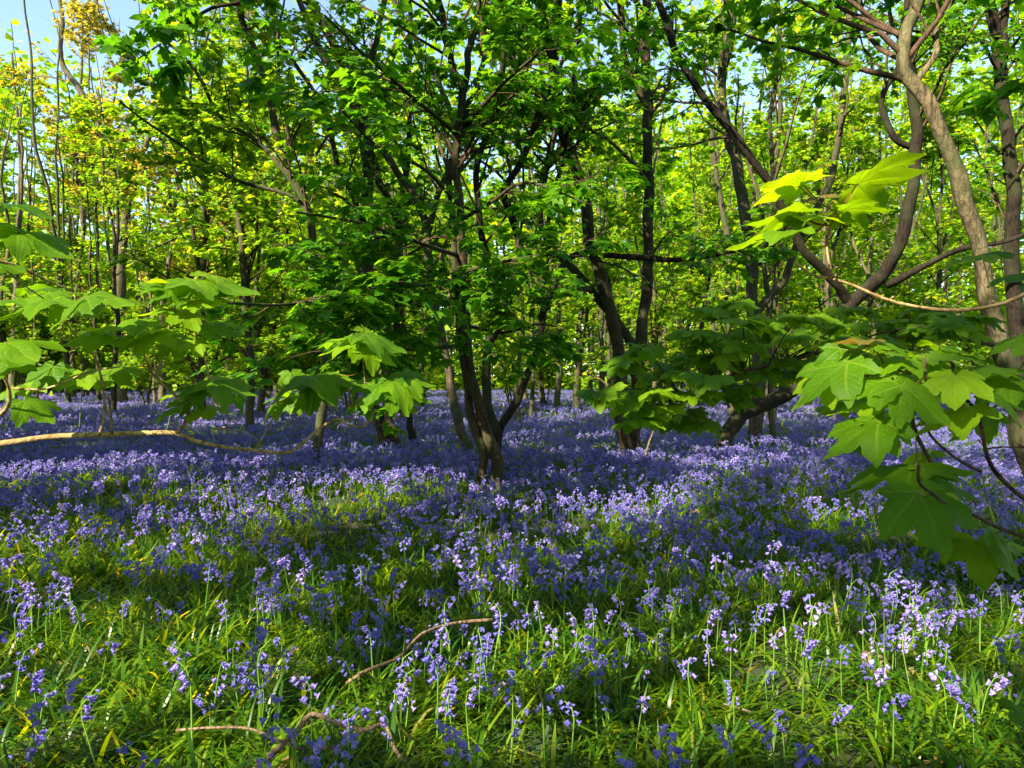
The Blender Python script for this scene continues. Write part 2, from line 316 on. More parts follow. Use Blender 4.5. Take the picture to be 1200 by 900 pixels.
for i in range(230):
    d = rng.uniform(22, 66); gap(P(rng.uniform(-80, 1280), rng.uniform(120, 470) if d < 40 else rng.uniform(250, 470), d), rng.uniform(.5, 1.6) * d / 30)
BP = np.array([b_[0] for b_ in BEAMS]); BR = np.array([b_[1] for b_ in BEAMS])
def clear_of_gaps(p):
    for c, r in zip(BP[:NKEY], BR[:NKEY]):
        v = p - c; t = v @ S; q = (v * v).sum(1) - t * t
        if np.any((q < (r * .6 + .2) ** 2) & (t > 1)): return False
    return True
def shaded(p, mg=0.):
    """True for points that stand in none of the gaps cut for the sun"""
    keep = np.ones(len(p), bool)
    for c, r in zip(BP, BR):
        v = p - c; t = v @ S; q = (v * v).sum(1) - t * t
        keep &= ~((q < (r + mg) ** 2) & (t > .35 + .6 * r))
    return keep

# ------------------------------------------------------------------ trees
def kids(PL, RD, m, tmin, tmax, length, ang, up, flat, K=6, wander=.18, rfac=.55, grav=0.):
    """m side branches off each polyline"""
    N, Kp, _ = PL.shape; t = rng.uniform(tmin, tmax, (N, m)) * (Kp - 1); i = np.minimum(t.astype(int), Kp - 2); f = (t - i)[..., None]
    ar = np.arange(N)[:, None]; p0 = PL[ar, i] * (1 - f) + PL[ar, i + 1] * f; T = nrm(PL[ar, i + 1] - PL[ar, i]); r = RD[ar, i] * (1 - f[..., 0]) + RD[ar, i + 1] * f[..., 0]
    p0, T, r, tt = p0.reshape(-1, 3), T.reshape(-1, 3), r.ravel(), (t / (Kp - 1)).ravel()
    q = rng.normal(0, 1, p0.shape); q[:, 2] *= flat; q -= (q * T).sum(1, keepdims=True) * T; q = nrm(q)
    a = R(ang) * rng.uniform(.7, 1.25, (len(p0), 1)); d = np.cos(a) * T + np.sin(a) * q + np.array([0, 0, up]); d[:, 2] *= (1 - .6 * (flat < .5)); d = nrm(d)
    L = length * rng.uniform(.6, 1.25, len(p0)) * (1.15 - .5 * tt); step = (L / (K - 1))[:, None]
    out = np.empty((len(p0), K, 3)); out[:, 0] = p0; dirn = d
    for k in range(1, K):
        dirn = nrm(dirn + rng.normal(0, wander, d.shape) + np.array([0, 0, grav])); out[:, k] = out[:, k - 1] + dirn * step
    r0 = np.minimum(r * rfac, L * .02 + .002); return out, r0[:, None] * np.linspace(1, .3, K)[None]
def resample(q, r, K=8):
    t = np.linspace(0, len(q) - 1, K).astype(int); return q[t], r[t]
def leaves_on(TW, n, size, tilt=.35, droop=.25, spread=1.):
    """leaves in opposite pairs, held fairly level, along fine twigs TW (N,K,3)"""
    N, K, _ = TW.shape; t = rng.uniform(.15, 1, (N, n)) * (K - 1) * .999; i = t.astype(int); f = (t - i)[..., None]; ar = np.arange(N)[:, None]
    p = TW[ar, i] * (1 - f) + TW[ar, i + 1] * f; T = nrm(TW[ar, i + 1] - TW[ar, i]); p, T = p.reshape(-1, 3), T.reshape(-1, 3)
    side = np.cross(T, [0, 0, 1.]) * rng.choice([-1, 1], (len(p), 1)); d = nrm(side * rng.uniform(.4, 1.2, (len(p), 1)) + T * rng.uniform(.1, 1, (len(p), 1)) + rng.normal(0, .25, p.shape)); d[:, 2] = d[:, 2] * .5 - droop * rng.uniform(0, 2, len(p))
    nn = np.array([0, 0, 1.]) + rng.normal(0, tilt, p.shape); sz = size * rng.uniform(.6, 1.15, len(p))
    return p + nrm(d) * (sz * .45 * spread)[:, None], d, nn, sz
TOTAL = dict(tri=0)
def make_tree(name, base, limbs, label, bark='bark', group=None, cat='tree', leaf=.12, lod='mid', leafmat='leaf_mid', n1=10, n2=6, nl=8, l1=2.2, l2=.7, hmin=2.2, up=.35, flat=.9, sides=12,
              twig='twig', boughs=(), single=0, cut=True, zmax=99, spread=1., seg=.15, overhead=False, l2flat=None):
    """limbs: list of (points, r0, r1); the first is the trunk. boughs: explicit branches that carry layered sprays"""
    root = empty(name, base); tag(root, label, cat, group)
    B1, R1 = [], []
    for k, (pts, r0, r1) in enumerate(limbs):
        if .02 < pts[0][2] < .75 and not overhead: pts = [np.array([pts[0][0], pts[0][1], -.06])] + list(pts)      # down to the soil under the flowers
        q, r, me = limb_mesh(pts, r0, r1, sides, flare=.4 if abs(pts[0][2]) < .3 else 0, matl=M[bark], wob=.028 if sides > 8 else .035, seg=seg)
        me.name = 'trunk' if k == 0 else 'branch'; under(root, 'trunk' if k == 0 else 'branch', me)
        z = q[:, 2]; ok = z > hmin
        if ok.sum() > 4:
            a, b_ = resample(q[ok], r[ok]); B1.append(a); R1.append(b_)
    tw_t, tw_r, LV = [], [], []
    if B1:
        A, AR = np.array(B1), np.array(R1); c1, r1_ = kids(A, AR, n1, .0, 1, l1, 58, up, flat, K=7, rfac=.5)
        ok = c1[:, 0, 2] < zmax; c1, r1_ = c1[ok], r1_[ok]
        c2, r2_ = kids(c1, r1_, n2, .15, 1, l2, 50, .12, .5 if l2flat is None else l2flat, K=5, rfac=.5, grav=-.02)
        tw_t += [(c1, r1_, 5 if lod == 'mid' else 3)]; tw_r += [(c2, r2_, 3)]; LV.append(leaves_on(c2, nl, leaf, spread=spread)); LV.append(leaves_on(c1, max(2, nl // 2), leaf, spread=spread))
    for (pts, r0, m1, m2, ln1, ln2, nlv, ls_) in boughs:
        q, r, me = limb_mesh(pts, r0, r0 * .3, 7, matl=M[bark], wob=.02, seg=.2); me.name = 'branch'; under(root, 'branch', me)
        a, b_ = resample(q, r); c1, r1_ = kids(a[None], b_[None], m1, .08, 1, ln1, 60, .02, .35, K=6, rfac=.5, grav=-.01); c2, r2_ = kids(c1, r1_, m2, .15, 1, ln2, 48, .0, .3, K=5, rfac=.5, grav=-.02)
        tw_t.append((c1, r1_, 4)); tw_r.append((c2, r2_, 3)); LV.append(leaves_on(c2, nlv, ls_, .28, .22)); LV.append(leaves_on(c1, nlv // 2 + 1, ls_, .28, .22))
    if not LV: return root
    p, d, nn, sz = [np.concatenate([l[i] for l in LV]) for i in range(4)]
    keep = shaded(p, leaf * .4 if leaf > .25 else 0.) if cut else np.ones(len(p), bool)
    if overhead:
        qx, qy = pix(p); keep &= ~((p[:, 1] > 0) & (qy > -25) & (qx > -60) & (qx < 1260))
    keep &= (p[:, 2] > .5) & ~((p[:, 1] < 2.6) & (p[:, 1] > -1.5) & (np.abs(p[:, 0]) < 3.2) & (p[:, 2] < 3.6))
    p, d, nn, sz = p[keep], d[keep], nn[keep], sz[keep]
    parts = [(a, b_, s) for a, b_, s in tw_t + tw_r]; Vs, Fs, o = [], [], 0
    for a, b_, s in parts:
        if lod in ('low', 'tiny'): a, b_, s = a[:, ::2], b_[:, ::2], 3
        ov = np.zeros(len(a), bool)
        if overhead: qx, qy = pix(a); ov = ((a[..., 1] > 0) & (qy > -15) & (qx > -60) & (qx < 1260)).any(1)
        ok = shaded(a[:, a.shape[1] // 2]) & ~ov & ~((a[:, -1, 1] < 2.4) & (a[:, -1, 1] > -2) & (np.abs(a[:, -1, 0]) < 3) & (a[:, -1, 2] < 3.8))
        v, f = tubes(a[ok], b_[ok], s); Vs.append(v); Fs.append(f + o); o += len(v)
    under(root, 'twigs', raw_mesh('twigs', np.vstack(Vs), np.vstack(Fs), M[twig]), 'stuff')
    TOTAL['tri'] += 2 * sum(len(f) for f in Fs)
    if single:
        X, Y = pix(p); px_ = sz / np.maximum(p[:, 1], .3) * FPX; vis = (X > -10) & (X < 1210) & (Y > -10) & (Y < 900) & (p[:, 1] > 1) & (px_ > 9.5)
        idx = np.where(vis)[0]; idx = idx[np.argsort(-px_[idx])][:single]; inv = Matrix.Translation(root.location).inverted()
        for i in idx:
            o_ = link('leaf', MIDL[i % 3], root); o_.matrix_basis = inv @ basis(p[i], d[i], nn[i], sz[i])
        m_ = np.ones(len(p), bool); m_[idx] = False; p, d, nn, sz = p[m_], d[m_], nn[m_], sz[m_]
    V, F, tn = leaf_cloud(p, d, nn, sz, lod); TOTAL['tri'] += len(F); TOTAL[name] = TOTAL.get(name, 0) + len(p)
    under(root, 'foliage', raw_mesh('foliage', V, F, M[leafmat], tn), 'stuff')
    return root
def L(d, r0, r1, *pp, d2=None):
    d2 = d if d2 is None else d2; n = len(pp); d, d2, r0, r1 = d * .8, d2 * .8, r0 * .8, r1 * .8
    return ([P(x, y, d + (d2 - d) * i / (n - 1)) for i, (x, y) in enumerate(pp)], r0, r1)
def ext(pt, dx, dy, dz): return pt + np.array([dx, dy, dz])
def crownout(limb, h, lean=(0, 0)):                              # carry a traced limb on above the frame
    p, r0, r1 = limb; e = p[-1]; v = nrm(p[-1] - p[-2]); v = nrm(v + np.array([0, 0, .6]))
    return (list(p) + [e + v * h * .5 + rng.normal(0, .15, 3), e + v * h + np.array([lean[0], lean[1], 0])], r0, r1)

# --- ground
gx = np.concatenate([-np.geomspace(900, 12, 26), np.linspace(-11.5, 11.5, 70), np.geomspace(12, 900, 26)]); gy = np.concatenate([-np.geomspace(900, 6, 22), np.linspace(-5, 30, 100), np.geomspace(31, 900, 30)])
X, Y = np.meshgrid(gx, gy); Z = gz(X, Y); Z = np.where((np.abs(X) > 200) | (np.abs(Y) > 200), gz(np.clip(X, -200, 200), np.clip(Y, -200, 200)), Z)
nx, ny = len(gx), len(gy); i = np.arange(ny - 1)[:, None] * nx + np.arange(nx - 1)[None]
link('ground', raw_mesh('ground', np.stack([X, Y, Z], -1), np.stack([i, i + 1, i + nx + 1, i + nx], -1).reshape(-1, 4), M['soil']))['kind'] = 'structure'

# --- the trees one can tell apart
DS = .8
A1 = L(12, .108, .055, (581, 556), (576, 525), (567, 497), (555, 440), (547, 380), (541, 300), (536, 240), (533, 200), (537, 160))
A2 = L(12, .082, .048, (563, 556), (565, 527), (553, 480), (549, 447), (539, 380), (532, 330), (531, 280), (527, 230), (529, 190), d2=12.2)
A3 = crownout(L(12, .055, .04, (535, 165), (541, 117), (532, 77), (517, 20), (505, -40), d2=11.5), 5.5)
A4 = crownout(L(12, .06, .04, (536, 165), (545, 83), (557, 47), (580, 10), (600, -40), d2=12.4), 5.5, (.5, 0))
A5 = crownout(L(12, .05, .035, (535, 163), (553, 123), (563, 77), (566, 27), (562, -30), d2=12), 5.5)
def bough(d0, d1, r0, pp, m1=12, m2=4, l1=1.0, l2=.45, nl=8, ls_=.13):
    n = len(pp); d0, d1 = d0 * DS, d1 * DS; return ([P(x, y, d0 + (d1 - d0) * i / (n - 1)) for i, (x, y) in enumerate(pp)], r0, m1, m2, l1, l2, nl, ls_)
treeA = make_tree('sycamore_tree', P(572, 556, 12 * DS) * (1, 1, 0), [A1, A2, A3, A4, A5], 'double-stemmed brown sycamore rising from the bluebells in mid-clearing, with leafy low boughs', 'bark',
    n1=13, n2=7, nl=11, l1=2.2, l2=.6, hmin=3.99, single=300, sides=14,
    boughs=[bough(12, 7.6, .035, [(537, 357), (500, 350), (460, 349), (400, 348), (340, 357), (265, 355)], 22, 5, 1.1, .5),
            bough(12, 8.0, .03, [(535, 300), (480, 280), (420, 262), (350, 250)], 18, 5, 1.1, .5), bough(12, 8.4, .03, [(540, 405), (490, 410), (430, 405), (370, 415)], 16, 5, 1.0, .45),
            bough(12, 9.0, .03, [(535, 240), (500, 200), (440, 170), (400, 130)], 14, 5, 1.2, .5), bough(12, 9.2, .03, [(538, 320), (580, 310), (630, 300), (680, 300)], 12, 4, .9, .4),
            bough(12, 9.6, .025, [(541, 380), (590, 390), (630, 380), (660, 385)], 8, 4, .8, .4), bough(12, 9.3, .03, [(535, 260), (580, 235), (620, 215), (690, 240)], 12, 4, .9, .45),
            bough(12, 8.5, .03, [(537, 160), (480, 110), (420, 60), (380, 20)], 14, 5, 1.3, .5), bough(12, 9.5, .03, [(540, 150), (600, 90), (650, 50), (680, 30)], 10, 4, 1.2, .5),
            bough(12, 7.5, .03, [(538, 330), (520, 330), (500, 335), (470, 330)], 12, 5, .8, .45)])
B1_ = crownout(L(15.8, .155, .075, (733, 528), (729, 495), (727, 467), (723, 420), (717, 373), (707, 330), (690, 280), (680, 215), (663, 160), (650, 100), (643, 60), (637, 20), (628, -25), d2=15), 5.5)
B2_ = crownout(L(16, .14, .085, (747, 528), (744, 490), (745, 460), (752, 400), (757, 340), (758, 283), (762, 213), (757, 160), (756, 120), (757, 60), (757, 0), (757, -30), d2=16.2), 5.5)
B3_ = crownout(L(16.2, .09, .06, (756, 125), (743, 93), (730, 57), (725, 0), (722, -30)), 3)
B4_ = L(16, .10, .06, (746, 405), (720, 372), (700, 350), (667, 313), (647, 290), (636, 262), (640, 200), (652, 150), d2=15)
B5_ = crownout(L(15.3, .08, .045, (672, 190), (660, 167), (633, 110), (603, 77), (587, 27), (580, -10), d2=15), 2)
treeB = make_tree('sycamore_tree', P(740, 526, 15.9 * DS) * (1, 1, 0), [B1_, B2_, B3_, B4_, B5_], 'two bare brown stems crossing low down, one leaning, just beyond the drooping leafy shrub', 'bark',
    n1=12, n2=7, nl=12, hmin=4.79, l1=2.4, lod='med', single=40, boughs=[bough(15.5, 12, .03, [(707, 330), (680, 340), (640, 350), (610, 345)], 8, 4, .8, .4), bough(16, 12.5, .03, [(757, 300), (800, 305), (845, 290), (880, 300)], 9, 4, .8, .45)])
A6 = L(14, .10, .05, (580, 515), (577, 497), (570, 467), (573, 413), (590, 373), (600, 330), (607, 297), (598, 250), (590, 225), (613, 193), (630, 140), (640, 113), (650, 60), (655, 0))
A7 = L(14, .07, .04, (590, 380), (578, 330), (566, 270), (560, 200), (575, 130), (590, 70), (600, 10))
make_tree('sycamore_tree', P(580, 515, 14 * DS) * (1, 1, 0), [A6, crownout(A7, 2)], 'dark crooked tree close behind the double-stemmed sycamore, its stem kinked to one side', 'bark_shaded', n1=9, n2=6, nl=11, hmin=3.19, single=40, lod='med')
A8 = L(14.5, .09, .045, (584, 512), (600, 477), (613, 447), (628, 413), (640, 363), (653, 330), (668, 302), (690, 298), (750, 302), (800, 305), (862, 294), d2=14)
A9 = crownout(L(14.5, .05, .03, (640, 363), (641, 300), (648, 230), (660, 180), (672, 120)), 3)
make_tree('leaning_tree', P(584, 512, 14.5 * DS) * (1, 1, 0), [A8, A9], 'dark stem that leans out and bends into one long level bough across two brown trunks', 'bark_shaded', n1=8, n2=5, nl=9, hmin=3.19, lod='med', up=.5, cat='tree', single=30, l1=1.6)
C1 = crownout(L(8, .115, .055, (1231, 606), (1213, 550), (1196, 500), (1180, 440), (1172, 413), (1163, 363), (1153, 290), (1133, 240), (1110, 190), (1090, 143), (1073, 110), (1060, 77), (1063, 43), (1080, -10)), 3.5, (.5, 0))
C2 = crownout(L(8, .035, .02, (1070, 100), (1092, 70), (1100, 30), (1110, -10)), 2.5)
treeC = make_tree('sycamore_tree', P(1231, 606, 8 * DS) * (1, 1, 0), [C1, C2], 'smooth pale tan trunk leaning inwards beside the broad bright leaves', 'bark_pale', n1=12, n2=7, nl=11, hmin=3.99, single=120, l1=1.9)
D1 = crownout(L(17, .18, .10, (848, 515), (862, 492), (880, 481), (915, 466), (948, 440), (968, 400), (985, 372), (1010, 345), (1035, 318), (1052, 285), (1066, 235), (1072, 187), (1072, 150), (1066, 100), (1058, 50), (1063, -10), d2=16), 3.5)
D2 = crownout(L(16.6, .105, .06, (1003, 360), (985, 342), (967, 320), (940, 290), (912, 235), (887, 197), (843, 137), (800, 80), (778, 30), (766, -20), d2=15), 3)
D3 = crownout(L(16.3, .075, .045, (1068, 175), (1050, 165), (1036, 135), (1036, 105), (1050, 80), (1060, 60), (1092, 20), (1105, -20)), 2.5)
D4 = L(16.5, .085, .04, (1035, 335), (1073, 317), (1100, 303), (1133, 290), (1177, 283), (1230, 262), d2=16)
make_tree('sycamore_tree', P(848, 515, 17 * DS) * (1, 1, 0), [D1, D2, D3, D4], 'massive dark tree whose trunk lies almost on the flowers, then arches up', 'bark_shaded', n1=11, n2=6, nl=12, hmin=4.47, single=30, lod='med')
E1 = crownout(L(20, .20, .10, (887, 505), (886, 450), (887, 407), (883, 363), (880, 313), (877, 280), (870, 233), (860, 187), (850, 150), (846, 90), (855, 30), (850, -20)), 3)
E2 = crownout(L(20, .11, .07, (886, 390), (893, 357), (917, 330), (933, 290), (950, 255), (975, 200), (985, 140), (990, 60), (992, -10)), 3)
E3 = L(20, .08, .05, (905, 500), (903, 420), (900, 360), (897, 300), (905, 240), (902, 160), (910, 80), (908, 0))
make_tree('forked_tree', P(887, 505, 20 * DS) * (1, 1, 0), [E1, E2, E3], 'thick grey-brown trunk forking low above the drooping leafy shrub', 'bark_grey', n1=11, n2=6, nl=12, hmin=3.19, lod='med', leafmat='leaf_far')
F1 = crownout(L(17, .20, .10, (1197, 515), (1193, 450), (1190, 390), (1187, 313), (1185, 260), (1183, 217), (1177, 143), (1170, 83), (1160, 33), (1150, -20)), 3)
F2 = crownout(L(17, .10, .07, (1170, 90), (1172, 40), (1176, -10)), 2.5)
make_tree('sycamore_tree', P(1197, 515, 17 * DS) * (1, 1, 0), [F1, F2], 'upright dark trunk standing behind the smooth pale leaning one', 'bark_shaded', n1=12, n2=6, nl=12, hmin=3.51, lod='med')
G1 = crownout(L(16.5, .11, .06, (548, 524), (540, 497), (527, 447), (517, 397), (508, 340), (500, 280), (488, 235), (470, 205), (443, 167), (423, 130), (400, 95), (372, 50), (350, 0)), 5.5)
G2 = crownout(L(16.5, .07, .04, (500, 280), (518, 220), (533, 170), (520, 110), (497, 60), (470, 20), (455, -10), d2=16), 2.5)
make_tree('slim_tree', P(548, 524, 16.5 * DS) * (1, 1, 0), [G1, G2], 'slim tree leaning away from the double-stemmed sycamore with a curving upper stem', 'bark_grey', n1=11, n2=6, nl=11, hmin=3.03, single=30, lod='med')
H1 = crownout(L(18, .16, .08, (453, 515), (445, 497), (437, 477), (432, 430), (428, 350), (430, 270), (433, 220), (425, 160), (410, 110), (395, 60), (365, 10), (350, -20)), 5.5)
H2 = crownout(L(18, .12, .06, (463, 512), (455, 490), (452, 450), (455, 380), (467, 300), (462, 250), (447, 213), (432, 170), (425, 120), (440, 60), (450, 0)), 5.5)
H3 = L(18, .07, .04, (430, 270), (400, 200), (380, 130), (340, 70), (290, 20))
make_tree('sycamore_tree', P(458, 514, 18 * DS) * (1, 1, 0), [H1, H2, H3], 'pair of stout brown trunks side by side behind the tips of the bright drooping leaves', 'bark', n1=12, n2=6, nl=12, hmin=2.87, single=20, lod='med')
I1 = crownout(L(19, .10, .05, (484, 508), (478, 488), (472, 470), (466, 420), (463, 350), (468, 260), (480, 180), (477, 100), (483, 37), (480, -10)), 3)
make_tree('slim_tree', P(484, 508, 19 * DS) * (1, 1, 0), [I1], 'thin dark stem between the stout pair of trunks and the double-stemmed sycamore', 'bark_shaded', n1=12, n2=6, nl=12, hmin=2.71, lod='med', leafmat='leaf_far')
J1 = crownout(L(15, .10, .05, (372, 522), (378, 470), (380, 400), (375, 330), (363, 255), (345, 215), (333, 190), (325, 140), (307, 83), (293, 50), (280, 0)), 2.5)
J2 = L(15, .05, .025, (352, 230), (333, 197), (300, 165), (260, 140), (238, 100), (217, 67), (200, 53), (185, 40))
J3 = L(15, .045, .02, (362, 250), (340, 230), (283, 213), (250, 195), (227, 180), (180, 150), (140, 120))
J4 = L(15, .04, .02, (338, 200), (335, 150), (328, 100), (330, 50), (335, 0))
make_tree('sycamore_tree', P(372, 522, 15 * DS) * (1, 1, 0), [J1, J2, J3, J4], 'thin grey tree with long bare limbs sweeping up across the gap of blue sky', 'bark_grey', n1=12, n2=6, nl=10, hmin=2.87, lod='low', leaf=.11, leafmat='leaf_far', l1=1.5, l2=.5, spread=.8)
# far giant catching the low sun
K1 = L(45, .34, .10, (142, 478), (140, 400), (142, 330), (147, 260), (150, 225), (135, 190), (118, 150), (98, 110), (80, 85), (73, 62), (76, 20), (60, -40))
K2 = L(45, .2, .08, (148, 240), (160, 195), (177, 160), (185, 120), (170, 80), (135, 60), (120, 30), (110, -30))
K3 = L(45, .12, .05, (98, 110), (84, 88), (60, 92), (40, 98), (20, 80), (0, 60))
K4 = L(45, .12, .05, (80, 86), (95, 88), (115, 90), (130, 95), (150, 70))
K5 = L(45, .18, .07, (150, 225), (180, 190), (215, 160), (235, 110), (240, 60), (260, 0))
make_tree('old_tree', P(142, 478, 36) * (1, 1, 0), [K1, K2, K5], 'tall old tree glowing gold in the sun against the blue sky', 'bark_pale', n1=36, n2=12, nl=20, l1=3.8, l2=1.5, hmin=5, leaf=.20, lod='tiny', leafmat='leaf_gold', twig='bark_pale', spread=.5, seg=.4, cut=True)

# dark overhanging branch tips, top of the frame on the left and the right
make_tree('overhanging_branch', P(330, -90, 6), [([P(330, -90, 6), P(300, -10, 6), P(283, 7, 6), P(257, 13, 6), P(225, 35, 6), P(200, 53, 6), P(165, 75, 6)], .022, .006)],
          'dark leafy branch hanging in from above against the blue sky', 'bark_shaded', cat='branch', n1=10, n2=3, nl=6, l1=.55, l2=.25, hmin=0, leaf=.12, up=0, flat=.5, single=120, cut=False, sides=8)
make_tree('overhanging_branch', P(1260, 60, 4), [([P(1290, 150, 4), P(1240, 110, 4), P(1200, 100, 4), P(1172, 112, 4)], .012, .004)],
          'leafy spray reaching past the upright dark trunk high up', 'bark_shaded', cat='branch', n1=5, n2=2, nl=4, l1=.3, l2=.2, hmin=0, leaf=.12, up=0, flat=.5, single=60, cut=False, sides=8)

# --- trees further off, each a thing; zones give them their labels
def pole_tree(name, x, y, h, r, label, group, n1, n2, nl, leaf, lod, leafmat, barkn, fork=True, tries=1, overhead=False, hmin=1.6, l1=2.2, l2=.9, lean=.1, sides=7):
    x0_, y0_ = x, y
    for _ in range(tries):
        z0 = float(gz(x, y)); b0 = np.array([x, y, z0 - .05]); la = rng.uniform(0, 6.28); lv = np.array([math.cos(la), math.sin(la), 0]) * lean * h * rng.uniform(.1, 1)
        pts = [b0 + lv * t ** 1.5 + np.array([0, 0, h * t]) + np.append(rng.normal(0, .02 * h * t, 2), 0) for t in (0, .12, .28, .45, .62, .8, 1)]
        limbs = [(pts, r, r * .25)]
        if fork:
            for k in range(rng.integers(1, 3)):
                j = rng.integers(1, 4); a = rng.uniform(0, 6.28); dv = np.array([math.cos(a), math.sin(a), 0])
                q = [pts[j] + dv * hh * (.3 + .1 * k) * .55 + np.array([0, 0, hh]) + rng.normal(0, .1, 3) * (hh > .1) for hh in np.linspace(0, h * (1 - j / 7) * .8, 5)]; limbs.append((q, r * .6, r * .15))
        if tries == 1 or clear_of_gaps(np.vstack([spline(l_[0], 20) for l_ in limbs])): break
        x, y = x0_ + rng.normal(0, .6 + _ * .01), y0_ + rng.normal(0, .6 + _ * .01)
    return make_tree(name, b0, limbs, label, barkn, group, n1=n1, n2=n2, nl=nl, leaf=leaf, lod=lod, leafmat=leafmat, l1=l1, l2=l2, hmin=hmin, sides=sides, seg=.5, up=.3, flat=.8, overhead=overhead)
for (gpx, gd, gh, gr) in [(15, 40, 19, .2), (255, 38, 17, .18), (85, 44, 24, .22), (190, 42, 21, .2)]:
    gx_ = (gpx - 600) / FPX * gd
    pole_tree('old_tree', gx_, gd, gh, gr, 'tall pale-limbed tree with young leaves coloured sunlit gold beside the glowing old tree', 'sunlit-gold trees at the gap of sky', 18, 9, 22, .20, 'tiny', 'leaf_gold', 'bark_pale', l1=3, l2=1.2, hmin=6)

zones = [(-60, 240, 'beyond the bright level branch, beside the gap of sky'), (240, 470, 'between the long-limbed tree and the stout trunk pair'), (470, 700, 'behind the double-stemmed sycamore'),
         (700, 900, 'beyond the two crossing brown stems'), (900, 1260, 'beyond the massive arching dark tree')]
placed = []
for k in range(88):
    for _ in range(40):
        y = rng.uniform(20, 58) if k > 24 else rng.uniform(19, 30); px = rng.uniform(-50, 1250)
        x = (px - 600) / FPX * y
        if all((x - a) ** 2 + (y - b_) ** 2 > (1.1 + y * .03) ** 2 for a, b_ in placed): break
    if px < 270 and y < 30 and k % 3: y += 20; x = (px - 600) / FPX * y
    placed.append((x, y)); zn = next(z[2] for z in zones if z[0] <= px <= z[1]); far = y > 34; skyside = px < 260
    tone = ['grey', 'brown', 'pale', 'grey'][k % 4]; kind = 'far slender tree' if far else 'nearer slender tree'
    pole_tree('slender_tree', x, y, (rng.uniform(17, 27) if far else rng.uniform(10, 15)) * (.92 if skyside else 1), rng.uniform(.07, .17), f'{kind} with {tone} bark, {zn}', f'{kind}s with {tone} bark {zn}', 12, 6, 23,
              .20 if far else .15, 'tiny' if y > 27 else 'low', 'leaf_far', ['bark_grey', 'bark', 'bark_pale', 'bark_grey'][k % 4], lean=.12, hmin=.9)
# bright bushy young growth low down
for k in range(34):
    y = rng.uniform(24, 60); px = rng.uniform(-40, 1240); x = (px - 600) / FPX * y; zn = next(z[2] for z in zones if z[0] <= px <= z[1])
    b0 = np.array([x, y, float(gz(x, y))]); limbs = []
    for j in range(4):
        a = rng.uniform(0, 6.28); h = rng.uniform(3, 6); limbs.append(([b0 + np.array([math.cos(a) * .22 * t, math.sin(a) * .22 * t, t]) * 1.0 + rng.normal(0, .05, 3) for t in np.linspace(0, h, 5)], .04, .012))
    make_tree('hazel_bush', b0, limbs, f'many-stemmed green bush, {zn}', 'bark_grey', f'bushes {zn}', cat='bush', n1=9, n2=6, nl=17, l1=1.8, l2=.8, hmin=.5, leaf=.15 if y < 40 else .2, lod='tiny', leafmat='leaf_far', sides=5, seg=.5)
# woodland that reads as one mass, behind everything
nW = 230000
ang = rng.uniform(R(38), R(142), nW); rad = rng.uniform(62, 105, nW); hz_ = rng.beta(1.2, 1.6, nW) * 17
NC = 460; cl = rng.integers(0, NC, nW); ca, cr, ch = rng.uniform(R(38), R(142), NC), rng.uniform(60, 100, NC), rng.uniform(.3, 40, NC) * rng.uniform(.3, 1, NC)
cs = rng.uniform(1.6, 3.6, NC); offs = rng.normal(0, 1, (nW, 3)) * cs[cl][:, None]
pos = np.stack([np.cos(ca[cl]) * cr[cl], np.sin(ca[cl]) * cr[cl], ch[cl]], 1) + offs * (1, 1, .8); pos[:, 2] = np.abs(pos[:, 2]) + gz(pos[:, 0], pos[:, 1])
pxx = 600 + pos[:, 0] / pos[:, 1] * FPX; pos[:, 2] *= np.where(pxx < 200, .72, 1)
V, F, tn = leaf_cloud(pos, rng.normal(0, 1, pos.shape) * (1, 1, .4), np.array([0, 0, 1.]) + rng.normal(0, .5, pos.shape), rng.uniform(.35, .75, nW), 'tiny')
tag(link('distant_foliage', raw_mesh('distant_foliage', V, F, M['leaf_far'], tn)), 'far-off bright green leaf canopy closing the view through the trees', 'foliage', kind='stuff'); TOTAL['tri'] += len(F)
nT = 130; ta, tr_ = rng.uniform(R(40), R(140), nT), rng.uniform(58, 95, nT); tp = np.stack([np.cos(ta) * tr_, np.sin(ta) * tr_], 1)
TP = np.empty((nT, 6, 3)); tz = np.linspace(0, 1, 6); hgt = rng.uniform(10, 17, nT); TP[:, :, :2] = tp[:, None, :] + np.cumsum(rng.normal(0, .25, (nT, 6, 2)), 1); TP[:, :, 2] = tz[None] * hgt[:, None] + gz(tp[:, 0], tp[:, 1])[:, None] - .2
V, F = tubes(TP, rng.uniform(.1, .22, nT)[:, None] * np.linspace(1, .4, 6)[None], 5)
tag(link('distant_trunks', raw_mesh('distant_trunks', V, F, M['bark_grey'])), 'thin pale trunks crowded together at the far end of the wood', 'trunks', kind='stuff')

# --- unseen trees added beside and behind the viewer, whose crowns make the shade
shade = [(-6.5, -2, 11), (-9, 4.5, 12), (-5, -8, 12), (-12, -1, 13), (-15, 6, 13), (-13, 11.5, 12), (-18, 14, 13), (-10, -7, 13), (-16, -8, 14), (-20, 1, 14), (-24, 8, 14), (-24, 18, 13), (-21, 24, 13),
         (-3, -12, 12), (-30, 14, 14), (-28, 26, 13), (2, -6, 11), (6, -3, 12), (8.5, 3, 11), (-22, -10, 14), (-9.5, -14, 14), (-15, -16, 14), (12, 8, 12), (4, -12, 12), (-34, 30, 13), (-30, 2, 14)]
for k, (x, y, h) in enumerate(shade):
    near = math.hypot(x, y) < 12
    pole_tree('sycamore_tree', x, y, h, rng.uniform(.14, .22), 'tall leafy sycamore added outside the view to shade the clearing', 'shade sycamores added round the clearing', 16, 9, 15, .27, 'tiny', 'leaf_mid', 'bark', hmin=2.6 if not near else 4.0, l1=2.9, l2=1.0, lean=.04, tries=250)
